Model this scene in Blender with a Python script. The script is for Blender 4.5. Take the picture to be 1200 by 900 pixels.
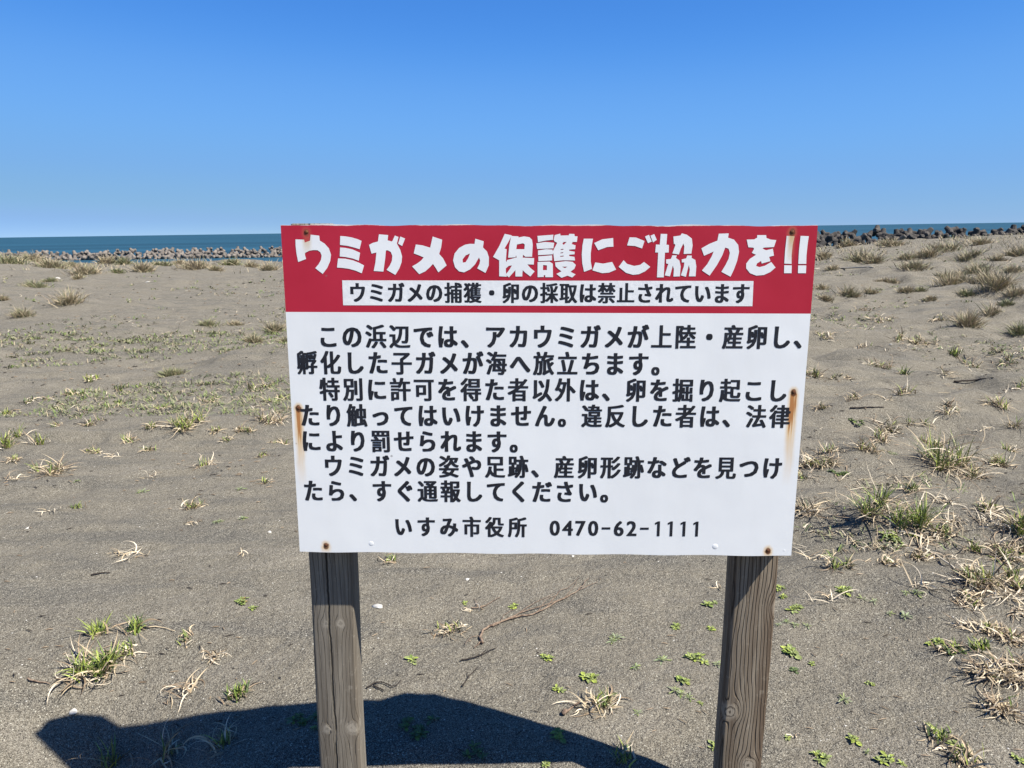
import bpy, math, random
import numpy as np
from mathutils import Vector, Matrix, Euler
from mathutils.geometry import tessellate_polygon

for o in list(bpy.data.objects):
    bpy.data.objects.remove(o)
S = bpy.context.scene
COL = S.collection
R = math.radians

# ------------------------------------------------------------------ camera
EYE = np.array([0.0, 0.0, 1.5])
PITCH = math.atan(180.5 / 900.0)
ROLL = R(0.85)
FWD = np.array([0, math.cos(PITCH), -math.sin(PITCH)])
UP0 = np.array([0, math.sin(PITCH), math.cos(PITCH)])
RT0 = np.array([1.0, 0, 0])
RT = math.cos(ROLL) * RT0 - math.sin(ROLL) * UP0
UP = math.cos(ROLL) * UP0 + math.sin(ROLL) * RT0
cd = bpy.data.cameras.new('camera')
cd.sensor_width = 36.0
cd.lens = 27.0
cd.clip_start = 0.05
cd.clip_end = 90000
cam = bpy.data.objects.new('camera', cd)
COL.objects.link(cam)
cam.matrix_world = Matrix(((RT[0], UP[0], -FWD[0], EYE[0]), (RT[1], UP[1], -FWD[1], EYE[1]),
                           (RT[2], UP[2], -FWD[2], EYE[2]), (0, 0, 0, 1)))
S.camera = cam

# ------------------------------------------------------------------ sky, sun, exposure
SUN = Vector((0.675, -0.34, 1.0)).normalized()
ELEV = math.asin(SUN.z)
w = bpy.data.worlds.new('World')
S.world = w
w.use_nodes = True
nt = w.node_tree
sky = nt.nodes.new('ShaderNodeTexSky')
sky.sky_type = 'NISHITA'
sky.sun_disc = False
sky.sun_elevation = ELEV
sky.sun_rotation = math.atan2(SUN.x, SUN.y)
sky.altitude = 8000
sky.air_density = 1.0
sky.dust_density = 0.0
sky.ozone_density = 6.0
# clear spring air: a deeper blue overhead and a paler, less glaring horizon than the plain model gives
def vscale(sock, f):
    v = nt.nodes.new('ShaderNodeVectorMath'); v.operation = 'SCALE'
    nt.links.new(sock, v.inputs[0]); v.inputs['Scale'].default_value = f
    return v.outputs[0]
cur = nt.nodes.new('ShaderNodeRGBCurve')
for ci, pts in enumerate((((.03, .017), (.0525, .029), (.083, .061), (.16, .090), (.25, .108), (.37, .128)),
                          ((.06, .060), (.11, .112), (.176, .167), (.32, .188), (.46, .200), (.59, .212)),
                          ((.15, .200), (.266, .325), (.407, .370), (.60, .350), (.78, .322), (.84, .322)))):
    c = cur.mapping.curves[ci]
    c.points[1].location = (1, .40)
    for p in pts: c.points.new(*p)
cur.mapping.update()
nt.links.new(vscale(sky.outputs[0], .1), cur.inputs['Color'])
nt.links.new(vscale(cur.outputs[0], 10.0), nt.nodes['Background'].inputs[0])
nt.nodes['Background'].inputs[1].default_value = 0.12
sl = bpy.data.lights.new('sun', 'SUN')
sl.energy = 5.0
sl.angle = R(0.53)
sl.color = (1.0, 0.95, 0.875)
so = bpy.data.objects.new('sun', sl)
COL.objects.link(so)
so.rotation_euler = SUN.to_track_quat('Z', 'Y').to_euler()
S.view_settings.view_transform = 'Standard'
S.view_settings.look = 'None'
S.view_settings.gamma = 1
S.view_settings.use_curve_mapping = False
S.view_settings.exposure = 1.0

# ------------------------------------------------------------------ helpers
def ray(px, py):
    d = FWD + RT * (px - 600) / 900.0 + UP * (450 - py) / 900.0
    return d

def sst(a, b, x):
    t = np.clip((x - a) / (b - a), 0, 1)
    return t * t * (3 - 2 * t)

def _hash(ix, iy, seed):
    n = (ix.astype(np.int64) * 374761393 + iy.astype(np.int64) * 668265263 + seed * 1442695041) & 0x7fffffff
    n = ((n ^ (n >> 13)) * 1274126177) & 0x7fffffff
    n = (n ^ (n >> 16)) & 0xffff
    return n / 65535.0 * 2 - 1

def vnoise(x, y, seed=0):
    ix = np.floor(x); iy = np.floor(y)
    fx = x - ix; fy = y - iy
    fx = fx * fx * fx * (fx * (fx * 6 - 15) + 10); fy = fy * fy * fy * (fy * (fy * 6 - 15) + 10)
    a = _hash(ix, iy, seed); b = _hash(ix + 1, iy, seed); c = _hash(ix, iy + 1, seed); d = _hash(ix + 1, iy + 1, seed)
    return a + (b - a) * fx + (c - a) * fy + (a - b - c + d) * fx * fy

MOUNDS = [(-0.3, 2.2, 1.3, .75, 0, -.028), (-1.5, 2.0, .48, .5, 0, -.275), (-0.3, 1.84, 1.3, .20, 0, -.055)]     # (x, y, radius_x, radius_y, angle, height)

def hgt(x, y):
    x = np.asarray(x, float); y = np.asarray(y, float)
    r = np.hypot(x, y)
    ax = x / np.maximum(y, 1.0)
    right = sst(0.18, 0.80, ax)
    left = sst(0.45, 0.78, -ax)
    h = .88 * right * sst(6, 46, y) + 0.62 * left * sst(14, 46, y)
    h = h - 0.12 * sst(25, 45, y) * (1 - right) * (1 - left)
    amp = 0.02 + 0.07 * sst(3.2, 9, r)
    h = h + amp * vnoise(x * 0.42 + 3.1, y * 0.42 + 7.7, 3) + 0.55 * amp * vnoise(x * 0.95, y * 0.95, 5)
    h = h + 0.12 * sst(14, 40, r) * vnoise(x * 0.16, y * 0.2, 9)
    rs = sst(.16, .40, ax) * sst(2.3, 4.0, r)
    h = h + .095 * rs * vnoise(x * 1.1 + .5 * y, y * 1.5 - .3 * x, 25) + .042 * rs * vnoise(x * 2.3, y * 3.4 - .6 * x, 26)
    lf = sst(.12, .4, -ax) * sst(2.6, 5.0, r)
    h = h + .020 * lf * vnoise(x * 1.5 + y, y * 3.2 - .8 * x, 27) + .010 * (lf + rs) * vnoise(x * 5, y * 8 - x, 28)
    rx = 0.82 * x + 0.57 * y; ry = -0.57 * x + 0.82 * y
    wob = vnoise(x * 1.1, y * 1.1, 12)
    h = h + (0.011 + 0.008 * sst(4, 9, r)) * vnoise(rx * 1.6 + 0.6 * wob, ry * 4.2 + 0.8 * wob, 11)
    pit = vnoise(x * 3.4 + .3 * vnoise(x * 2, y * 2, 18), y * 4.6, 15) * np.clip(vnoise(x * 0.5, y * 0.5, 16) + 0.6, 0, 1)
    h = h - (0.010 + 0.060 * sst(4.0, 7, r)) * np.clip(pit - 0.12, 0, 1)
    h = h + 0.0035 * vnoise(x * 13, y * 13, 17) * (1 - sst(6, 14, r))
    for (mx, my, ra, rb, an, mh) in MOUNDS:
        dx = x - mx; dy = y - my
        u = (dx * math.cos(an) + dy * math.sin(an)) / ra; v = (-dx * math.sin(an) + dy * math.cos(an)) / rb
        h = h + mh * np.exp(-(u * u + v * v))
    edge = 47 + 2.0 * vnoise(x * 0.11, x * 0 + 2.5, 21)
    drop = sst(0, 26, y - edge)
    h = h * (1 - drop) - 4.2 * drop
    return h

def h1(x, y):
    return float(hgt(np.array([x]), np.array([y]))[0])

def ground(px, py):
    """point of the sand seen along a ray of the camera"""
    d = ray(px, py)
    ts = np.concatenate([np.linspace(1.2, 8, 700), np.linspace(8.02, 70, 2600)]) 
    P = EYE[None] + d[None] * ts[:, None]
    below = P[:, 2] < hgt(P[:, 0], P[:, 1])
    k = np.argmax(below) if below.any() else len(ts) - 1
    p = P[k]
    return float(p[0]), float(p[1]), h1(p[0], p[1])

def zdepth(p):
    return float(np.dot(np.array(p) - EYE, FWD))

for (px, py, ra, rb, an, mh) in [(1060, 600, .32, .22, .2, .05), (1122, 535, .30, .24, 0, .06), (1012, 528, .75, .16, .75, .06),
                                 (1190, 612, .35, .25, 0, .07), (1165, 690, .3, .16, -.2, .04), (1185, 780, .22, .16, -.6, .035),
                                 (950, 590, .3, .14, .4, .05), (115, 770, .2, .12, .6, .025), (985, 660, .2, .1, 0, .02),
                                 (1150, 345, 1.8, .8, .1, .12), (1140, 375, .8, .5, 0, .1), (996, 345, .5, .4, 0, .1), (1007, 305, 1.4, 1, 0, .2),
                                 (77, 357, .7, .5, 0, .12), (27, 371, .6, .4, 0, .1), (105, 322, 1.2, .8, 0, .2), (167, 319, 1, .7, 0, .15),
                                 (229, 315, 1.6, .8, 0, .2), (60, 553, .5, .3, .2, .05), (28, 522, .6, .3, .2, .05), (210, 505, .7, .3, .2, .04),
                                 (1080, 395, 1.5, .3, .15, .08), (1150, 470, 1.0, .25, .2, .06), (1000, 430, 1.2, .25, .3, .06)]:
    gx, gy, gz = ground(px, py)
    MOUNDS.append((gx, gy, ra, rb, an, mh))

def tag(o, label=None, cat=None, group=None, kind=None):
    if label: o['label'] = label
    if cat: o['category'] = cat
    if group: o['group'] = group
    if kind: o['kind'] = kind
    return o

def empty(name, loc):
    o = bpy.data.objects.new(name, None)
    o.empty_display_size = 0.05
    COL.objects.link(o)
    o.location = loc
    return o

class MB:
    def __init__(s):
        s.v = []; s.f = []; s.m = []
    def face(s, pts, mi=0):
        b = len(s.v); s.v += [tuple(p) for p in pts]; s.f.append(tuple(range(b, b + len(pts)))); s.m.append(mi)
    def box(s, x0, x1, y0, y1, z0, z1, mi=0):
        b = len(s.v)
        s.v += [(x0, y0, z0), (x1, y0, z0), (x1, y1, z0), (x0, y1, z0), (x0, y0, z1), (x1, y0, z1), (x1, y1, z1), (x0, y1, z1)]
        for q in ((0, 3, 2, 1), (4, 5, 6, 7), (0, 1, 5, 4), (1, 2, 6, 5), (2, 3, 7, 6), (3, 0, 4, 7)):
            s.f.append(tuple(b + i for i in q)); s.m.append(mi)
    def tube(s, pts, rad, n=7, mi=0, cap=True):
        pts = [Vector(p) for p in pts]; b = len(s.v); k = len(pts)
        ref = Vector((0, 0, 1))
        for i, p in enumerate(pts):
            t = (pts[min(i + 1, k - 1)] - pts[max(i - 1, 0)]).normalized()
            a = t.cross(ref)
            if a.length < 0.05: a = t.cross(Vector((1, 0, 0)))
            a.normalize(); c = a.cross(t)
            rr = rad[i] if isinstance(rad, (list, tuple)) else rad
            for j in range(n):
                q = p + (a * math.cos(2 * math.pi * j / n) + c * math.sin(2 * math.pi * j / n)) * rr
                s.v.append(tuple(q))
        for i in range(k - 1):
            for j in range(n):
                s.f.append((b + i * n + j, b + i * n + (j + 1) % n, b + (i + 1) * n + (j + 1) % n, b + (i + 1) * n + j)); s.m.append(mi)
        if cap:
            s.f.append(tuple(b + j for j in range(n))[::-1]); s.m.append(mi)
            s.f.append(tuple(b + (k - 1) * n + j for j in range(n))); s.m.append(mi)
    def ribbon(s, pts, sides, ws, mi=0):
        """leaf blade: folded strip through pts, half widths ws along side vectors"""
        b = len(s.v); k = len(pts)
        for p, sd, wd in zip(pts, sides, ws):
            s.v += [tuple(p + sd * wd), tuple(p - Vector((0, 0, wd * 0.35))), tuple(p - sd * wd)]
        for i in range(k - 1):
            for j in range(2):
                s.f.append((b + 3 * i + j, b + 3 * i + j + 1, b + 3 * i + j + 4, b + 3 * i + j + 3)); s.m.append(mi)
    def build(s, name, mats, parent=None, smooth=False, loc=None):
        me = bpy.data.meshes.new(name)
        me.from_pydata(s.v, [], s.f)
        mats = mats if isinstance(mats, (list, tuple)) else [mats]
        for m in mats: me.materials.append(m)
        me.polygons.foreach_set('material_index', s.m)
        if smooth: me.polygons.foreach_set('use_smooth', [True] * len(s.f))
        me.update()
        o = bpy.data.objects.new(name, me)
        COL.objects.link(o)
        if parent: o.parent = parent
        if loc: o.location = loc
        return o

class NT:
    def __init__(s, name):
        s.m = bpy.data.materials.new(name); s.m.use_nodes = True
        s.t = s.m.node_tree; s.b = s.t.nodes['Principled BSDF']
    def n(s, typ, **kw):
        x = s.t.nodes.new(typ)
        for k, v in kw.items(): setattr(x, k, v)
        return x
    def put(s, sock, val):
        if isinstance(val, bpy.types.NodeSocket): s.t.links.new(val, sock)
        elif val is not None:
            if isinstance(val, tuple) and len(val) == 3 and sock.type == 'RGBA': val = val + (1,)
            sock.default_value = val
    def math(s, op, a, b=None, c=None, clamp=False):
        x = s.n('ShaderNodeMath', operation=op, use_clamp=clamp)
        for i, v in enumerate((a, b, c)):
            if v is not None: s.put(x.inputs[i], v)
        return x.outputs[0]
    def co(s, which='Object'):
        return s.n('ShaderNodeTexCoord').outputs[which]
    def scale(s, vec, sc):
        x = s.n('ShaderNodeMapping'); s.put(x.inputs['Vector'], vec); x.inputs['Scale'].default_value = sc
        return x.outputs[0]
    def noise(s, vec, scale, detail=3, rough=0.55, dist=0.0, out=0):
        x = s.n('ShaderNodeTexNoise'); s.put(x.inputs['Vector'], vec)
        x.inputs['Scale'].default_value = scale; x.inputs['Detail'].default_value = detail
        x.inputs['Roughness'].default_value = rough; x.inputs['Distortion'].default_value = dist
        return x.outputs[out]
    def voro(s, vec, scale, feature='F1', out='Distance'):
        x = s.n('ShaderNodeTexVoronoi', feature=feature); s.put(x.inputs['Vector'], vec); x.inputs['Scale'].default_value = scale
        return x.outputs[out]
    def rng(s, v, a, b, c=0.0, d=1.0, smooth=False):
        x = s.n('ShaderNodeMapRange'); x.clamp = True
        if smooth: x.interpolation_type = 'SMOOTHSTEP'
        s.put(x.inputs[0], v)
        for i, q in enumerate((a, b, c, d)): s.put(x.inputs[i + 1], q)
        return x.outputs[0]
    def mix(s, fac, a, b, mode='MIX'):
        x = s.n('ShaderNodeMix', data_type='RGBA', blend_type=mode)
        s.put(x.inputs[0], fac); s.put(x.inputs[6], a); s.put(x.inputs[7], b)
        return x.outputs[2]
    def bump(s, hsock, strength, dist, normal=None):
        x = s.n('ShaderNodeBump'); x.inputs['Strength'].default_value = strength; x.inputs['Distance'].default_value = dist
        s.put(x.inputs['Height'], hsock)
        if normal is not None: s.put(x.inputs['Normal'], normal)
        return x.outputs[0]
    def out(s, color=None, rough=None, normal=None, spec=None, **kw):
        s.put(s.b.inputs['Base Color'], color); s.put(s.b.inputs['Roughness'], rough); s.put(s.b.inputs['Normal'], normal)
        s.put(s.b.inputs['Specular IOR Level'], spec)
        for k, v in kw.items(): s.put(s.b.inputs[k.replace('_', ' ')], v)
        return s.m
    def xyz(s, vec):
        x = s.n('ShaderNodeSeparateXYZ'); s.put(x.inputs[0], vec)
        return x.outputs

# ------------------------------------------------------------------ materials
def mat_sand():
    t = NT('dark_beach_sand')
    P = t.co('Object')
    big = t.noise(P, 0.5, 4, 0.6)
    mid = t.noise(P, 3.2, 5, 0.65)
    st = t.noise(t.scale(P, (1.2, 4.0, 1.0)), 1.6, 4, 0.6, 0.6)
    c = t.mix(t.rng(big, .35, .68), (0.1125, 0.0989, 0.0750), (0.1385, 0.1202, 0.0886))
    c = t.mix(t.rng(mid, .45, .72, 0, .6), c, (0.0803, 0.0723, 0.0587))
    c = t.mix(t.rng(st, .5, .72, 0, .6), c, (0.1707, 0.1508, 0.1135))
    mp = t.n('ShaderNodeMapping'); t.put(mp.inputs['Vector'], P); mp.inputs['Rotation'].default_value = (0, 0, R(-24)); mp.inputs['Scale'].default_value = (.7, 3.2, 1)
    st2 = t.noise(mp.outputs[0], 1.3, 5, .62, .8)
    c = t.mix(t.rng(st2, .50, .62, 0, .7), c, (.060, .057, .052))
    c = t.mix(t.rng(st2, .46, .34, 0, .4), c, (.185, .165, .135))
    pt = t.noise(t.scale(P, (1, 1.5, 1)), 9, 4, .7)
    c = t.mix(t.rng(pt, .60, .72, 0, .45), c, (0.0552, 0.0500, 0.0405))
    g0 = t.noise(P, 85, 3, 0.7)
    g = t.noise(P, 210, 2, 0.7)
    g2 = t.noise(P, 420, 1, 0.6)
    c = t.mix(t.rng(g0, .52, .70, 0, .6), c, (0.2109, 0.1916, 0.1492))
    c = t.mix(t.rng(g0, .47, .33, 0, .65), c, (0.0502, 0.0459, 0.0365))
    c = t.mix(t.rng(g, .53, .66, 0, .9), c, (0.2711, 0.2497, 0.1973))
    c = t.mix(t.rng(g, .46, .33, 0, .9), c, (0.0281, 0.0265, 0.0231))
    c = t.mix(t.rng(g2, .56, .70, 0, .8), c, (0.3816, 0.3567, 0.2888))
    v = t.n('ShaderNodeTexVoronoi'); t.put(v.inputs['Vector'], P); v.inputs['Scale'].default_value = 130
    pick = t.rng(t.xyz(v.outputs['Color'])[0], .84, .90)
    dot = t.rng(t.math('ADD', v.outputs['Distance'], t.math('MULTIPLY', t.math('SUBTRACT', g2, .5), .3)), .34, .22)
    c = t.mix(t.math('MULTIPLY', pick, t.math('MULTIPLY', dot, .8)), c, (0.4620, 0.4383, 0.3561))
    pick2 = t.rng(t.xyz(v.outputs['Color'])[1], .91, .95)
    c = t.mix(t.math('MULTIPLY', pick2, dot), c, (0.0201, 0.0183, 0.0154))
    hh = t.math('ADD', t.math('MULTIPLY', g, 0.8), t.math('MULTIPLY', g0, 1.4))
    n1 = t.bump(hh, 0.9, 0.006)
    n2 = t.bump(t.noise(P, 18, 4, .65), 0.6, 0.03, n1)
    return t.out(c, .95, n2, .12)

def mat_water(name, deep, rough, sc, bstr):
    t = NT(name)
    P = t.co('Object')
    a = t.noise(t.scale(P, (.35, 1, 1)), sc, 5, .62)
    b = t.noise(t.scale(P, (.06, .4, 1)), sc * .14, 4, .6)
    c = t.mix(t.rng(b, .4, .62), deep, tuple(x * 1.5 for x in deep))
    n = t.bump(a, bstr, 0.5)
    return t.out(c, rough, n, .12)

def mat_concrete(name, a, b):
    t = NT(name)
    P = t.co('Object')
    r = t.n('ShaderNodeObjectInfo').outputs['Random']
    c = t.mix(t.rng(t.noise(P, 1.6, 5, .65), .35, .65), a, b)
    c = t.mix(t.rng(r, 0, 1, 0, .45), c, tuple(x * 1.5 for x in b))
    z = t.xyz(P)[2]
    n = t.bump(t.noise(P, 9, 5, .7), .6, .08)
    return t.out(c, .9, n, .2)

def mat_leaf(name, a, b, rough=.55, trans=0.0):
    t = NT(name)
    P = t.co('Object')
    c = t.mix(t.rng(t.noise(P, 38, 3, .6), .35, .68), a, b)
    geo = t.n('ShaderNodeNewGeometry').outputs['Random Per Island']
    c = t.mix(t.rng(geo, 0, 1, 0, .55), c, tuple(min(x * 1.45, 1) for x in b))
    return t.out(c, rough, None, .25)

def mat_wood(name, knots, freq, base, dark, pale, crack=None, strength=1.0):
    """weathered post: grain runs along z and flows round the knots like water round a pebble"""
    t = NT(name)
    P = t.co('Object')
    x, y, z = t.xyz(P)
    u = t.math('ADD', x, t.math('MULTIPLY', y, .9))
    wav = t.math('MULTIPLY', t.math('SUBTRACT', t.noise(t.scale(P, (3, 3, 1.1)), 2.2, 3, .5), .5), .05)
    psi = t.math('ADD', u, wav)
    kmask = None; krad = None
    for (kx, kz, kr) in knots:
        dx = t.math('SUBTRACT', x, kx); dz = t.math('MULTIPLY', t.math('SUBTRACT', z, kz), .8)
        d2 = t.math('ADD', t.math('ADD', t.math('MULTIPLY', dx, dx), t.math('MULTIPLY', dz, dz)), 1e-6)
        front = t.math('LESS_THAN', y, .03)
        q = t.math('MULTIPLY', t.math('MINIMUM', t.math('DIVIDE', kr * kr, d2), 1.0), front)
        psi = t.math('SUBTRACT', psi, t.math('MULTIPLY', dx, q))
        d = t.math('SQRT', d2)
        dn = t.math('ADD', d, t.math('MULTIPLY', t.math('SUBTRACT', t.noise(t.scale(P, (1, 1, .6)), 60, 4, .7), .5), .030 if strength < .9 else .018))
        mk = t.math('MULTIPLY', t.rng(dn, kr * 1.0, kr * .55), front)
        rings = t.math('MULTIPLY', t.math('SINE', t.math('MULTIPLY', dn, 620.0)), .5)
        kmask = mk if kmask is None else t.math('MAXIMUM', kmask, mk)
        rr = t.math('MULTIPLY', mk, rings)
        krad = rr if krad is None else t.math('ADD', krad, rr)
    s = t.math('ADD', t.math('MULTIPLY', psi, freq), t.math('MULTIPLY', t.noise(t.scale(P, (60, 60, 1.5)), 1, 3, .6), 1.6))
    line = t.math('ABSOLUTE', t.math('SINE', s))
    thin = t.rng(line, .26 if strength < .9 else .52, 0.02, 0, 1)
    thin = t.math('MULTIPLY', thin, t.math('SUBTRACT', 1.0, kmask))
    fib = t.noise(t.scale(P, (220, 220, 6)), 1, 4, .7)
    c = t.mix(t.rng(t.noise(t.scale(P, (14, 14, 1.6)), 1, 4, .6), .32, .7), base, pale)
    band = t.noise(t.scale(P, (34, 34, 1.0)), 1, 4, .6, .3)
    c = t.mix(t.rng(band, .46, .62, 0, .6 if strength < .9 else .8), c, tuple(v * 1.5 for v in dark))
    c = t.mix(t.rng(fib, .42, .72, 0, .7), c, dark)
    c = t.mix(t.rng(t.noise(P, 40, 4, .7), .58, .75, 0, .5), c, tuple(min(v * 1.25, 1) for v in pale))
    c = t.mix(t.math('MULTIPLY', thin, .85 * strength), c, tuple(v * .45 for v in dark))
    c = t.mix(t.math('MULTIPLY', kmask, .75), c, tuple(v * 1.15 for v in pale))
    c = t.mix(t.rng(krad, .1, .45, 0, .35 + .4 * strength * (strength > .9)), c, tuple(v * .45 for v in dark))
    hgtv = t.math('SUBTRACT', t.math('MULTIPLY', fib, .35), thin)
    if crack is not None:
        cx = t.math('ADD', t.math('SUBTRACT', x, crack), t.math('MULTIPLY', t.math('SUBTRACT', t.noise(t.scale(P, (1, 1, 7)), 1, 4, .6), .5), .02))
        cm = t.rng(t.math('ABSOLUTE', cx), .0032, .0010)
        cm = t.math('MULTIPLY', cm, t.rng(t.noise(t.scale(P, (1, 1, 5)), 1.7, 2, .5), .3, .42))
        c = t.mix(t.math('MULTIPLY', cm, .9), c, (.012, .010, .008))
        hgtv = t.math('SUBTRACT', hgtv, t.math('MULTIPLY', cm, 2.0))
    n = t.bump(hgtv, .7, .003)
    return t.out(c, .88, n, .2)

def mat_plain(name, a, b, sc, rough, bstr=.3, spec=.3):
    t = NT(name)
    P = t.co('Object')
    nn = t.noise(P, sc, 4, .6)
    return t.out(t.mix(t.rng(nn, .35, .65), a, b), rough, t.bump(nn, bstr, .002), spec)

M = {}
M['sand'] = mat_sand()
M['sea'] = mat_water('sea_water', (.014, .048, .072), .6, .5, .5)
M['con_pale'] = mat_concrete('pale_concrete', (.070, .062, .054), (.19, .165, .138))
M['con_dark'] = mat_concrete('dark_concrete', (.035, .033, .031), (.085, .075, .064))
M['dry1'] = mat_leaf('dry_straw', (.30, .235, .145), (.42, .34, .22))
M['dry2'] = mat_leaf('bleached_straw', (.42, .355, .25), (.54, .47, .35))
M['dry3'] = mat_leaf('brown_straw', (.13, .095, .06), (.24, .18, .115))
M['grn1'] = mat_leaf('sedge_green', (.082, .122, .026), (.135, .18, .045), .45)
M['grn2'] = mat_leaf('yellow_green', (.17, .22, .035), (.27, .31, .07), .5)
M['grn3'] = mat_leaf('dark_green', (.045, .068, .026), (.085, .115, .045), .5)
M['gry'] = mat_leaf('grey_green', (.12, .135, .065), (.20, .20, .105), .6)
M['tan'] = mat_leaf('grey_straw', (.20, .165, .105), (.31, .26, .17), .7)
M['weed'] = mat_leaf('weed_leaf', (.125, .155, .045), (.205, .235, .09), .6)
M['weed2'] = mat_leaf('silver_weed_leaf', (.14, .17, .085), (.21, .24, .14), .6)
M['red'] = mat_leaf('reddish_leaf', (.22, .07, .035), (.30, .12, .05), .6)
M['twig'] = mat_plain('brown_root_bark', (.085, .055, .038), (.25, .185, .13), 60, .9, .6)
M['black_twig'] = mat_plain('blackened_twig', (.018, .014, .012), (.05, .04, .03), 60, .9, .6)
M['shell'] = mat_plain('chalky_shell', (.40, .38, .33), (.56, .54, .49), 40, .6)
M['bamboo'] = mat_plain('bleached_bamboo', (.34, .29, .21), (.46, .41, .32), 5, .6)
M['rust'] = mat_plain('rusty_steel', (.05, .022, .012), (.16, .06, .022), 300, .85, .6)
M['ink'] = mat_plain('faded_black_paint', (.009, .010, .014), (.018, .020, .026), 25, .55, .1)
M['frame_wood'] = mat_plain('grey_batten_wood', (.16, .13, .10), (.26, .22, .17), 40, .9, .5)

# ------------------------------------------------------------------ ground, sea
def build_sand():
    th = np.concatenate([np.linspace(-180, -52, 33)[:-1], np.linspace(-52, 52, 560), np.linspace(52, 180, 33)[1:-1]])
    th = np.radians(th)
    rr = np.concatenate([[0.25, 0.6, 0.95, 1.2], np.geomspace(1.4, 12, 330), np.geomspace(12.12, 62, 190)[0:], np.geomspace(64, 150, 14)])
    T, RR = np.meshgrid(th, rr)
    X = RR * np.sin(T); Y = RR * np.cos(T)
    Z = hgt(X, Y)
    Z[RR > 75] = np.minimum(Z[RR > 75], 0.9)
    n, m = X.shape
    V = np.stack([X.ravel(), Y.ravel(), Z.ravel()], 1)
    V = np.vstack([V, [[0, 0, h1(0, 0)]]])
    i, j = np.meshgrid(np.arange(n - 1), np.arange(m), indexing='ij')
    j2 = (j + 1) % m
    q = np.stack([i * m + j, i * m + j2, (i + 1) * m + j2, (i + 1) * m + j], -1).reshape(-1, 4)
    F = [tuple(a) for a in q.tolist()] + [(n * m, (k + 1) % m, k) for k in range(m)]
    me = bpy.data.meshes.new('sand_beach')
    me.from_pydata(V.tolist(), [], F)
    me.materials.append(M['sand'])
    me.polygons.foreach_set('use_smooth', [True] * len(F))
    me.update()
    # faces upward
    o = bpy.data.objects.new('sand_beach', me)
    COL.objects.link(o)
    return tag(o, 'dark grey volcanic sand of the beach running back to the low dune crest', 'beach', kind='structure')
build_sand()

SEA = -3.0
b = MB()
xs = [-60000, -3000, -400, 400, 3000, 60000]; ys = [-300, 60, 400, 3000, 60000]
for a in range(len(xs) - 1):
    for c in range(len(ys) - 1):
        b.face([(xs[a], ys[c], SEA), (xs[a + 1], ys[c], SEA), (xs[a + 1], ys[c + 1], SEA), (xs[a], ys[c + 1], SEA)])
tag(b.build('sea', M['sea']), 'blue green sea stretching to the horizon behind the breakwaters', 'sea', kind='structure')

# ------------------------------------------------------------------ tetrapods
def tetrapod_mesh(name, mat, seed):
    rnd = random.Random(seed)
    m = MB()
    dirs = [Vector((0, 0, 1))] + [Vector((math.cos(a) * .943, math.sin(a) * .943, -.333)) for a in (0.3, 0.3 + 2.094, 0.3 + 4.189)]
    for d in dirs:
        d = d.normalized()
        L = 1.0
        m.tube([d * -.05, d * .30, d * .92, d * L], [.50, .47, .34, .29], 10)
    return m.build(name, mat, smooth=False)

rnd = random.Random(5)
def pods(count_pos, mat, label, group, seed):
    r = random.Random(seed)
    meshes = []
    for i, (x, y, z, s) in enumerate(count_pos):
        if len(meshes) < 4:
            o = tetrapod_mesh('tetrapod', mat, i); meshes.append(o)
        else:
            o = meshes[r.randrange(4)].copy(); COL.objects.link(o)
        o.location = (x, y, z)
        o.scale = (s, s, s)
        o.rotation_euler = (r.uniform(0, 6.28), r.uniform(0, 6.28), r.uniform(0, 6.28))
        tag(o, label, 'tetrapod', group)

pos = []
r = random.Random(8)
x = -102.0
while x < -40:
    pos.append((x + r.uniform(-.3, .3), 150 + r.uniform(-.5, .5), SEA + r.uniform(.1, .4), r.uniform(.62, .86)))
    pos.append((x + .7 + r.uniform(-.4, .4), 151.6 + r.uniform(-.6, .6), SEA + r.uniform(.65, 1.1), r.uniform(.58, .84)))
    if r.random() < .65:
        pos.append((x + r.uniform(-.7, .7), 153 + r.uniform(-.6, .6), SEA + r.uniform(1.0, 1.55), r.uniform(.58, .82)))
    x += 1.02
pods(pos, M['con_pale'], 'pale weathered concrete tetrapod in the long low breakwater offshore left of the board', 'tetrapods of the pale breakwater left of the board', 3)
pos = []
x = 44.0
while x < 88:
    y0 = 120
    pos.append((x + r.uniform(-.4, .4), y0 + r.uniform(-.6, .6), -2.0 + r.uniform(-.3, .3), r.uniform(.85, 1.15)))
    pos.append((x + .8 + r.uniform(-.4, .4), y0 + 1.6 + r.uniform(-.6, .6), -.9 + r.uniform(-.3, .3), r.uniform(.85, 1.1)))
    if r.random() < .85:
        pos.append((x + r.uniform(-.5, .5), y0 + 3 + r.uniform(-.6, .6), -.1 + r.uniform(-.45, .35) , r.uniform(.8, 1.1)))
    if r.random() < .22:
        pos.append((x + r.uniform(-.5, .5), y0 + 3.6, .25 + r.uniform(-.3, .3), r.uniform(.75, 1.0)))
    x += 1.28
pods(pos, M['con_dark'], 'dark concrete tetrapod heaped behind the dune crest right of the board', 'tetrapods of the dark heap right of the board', 4)

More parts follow.
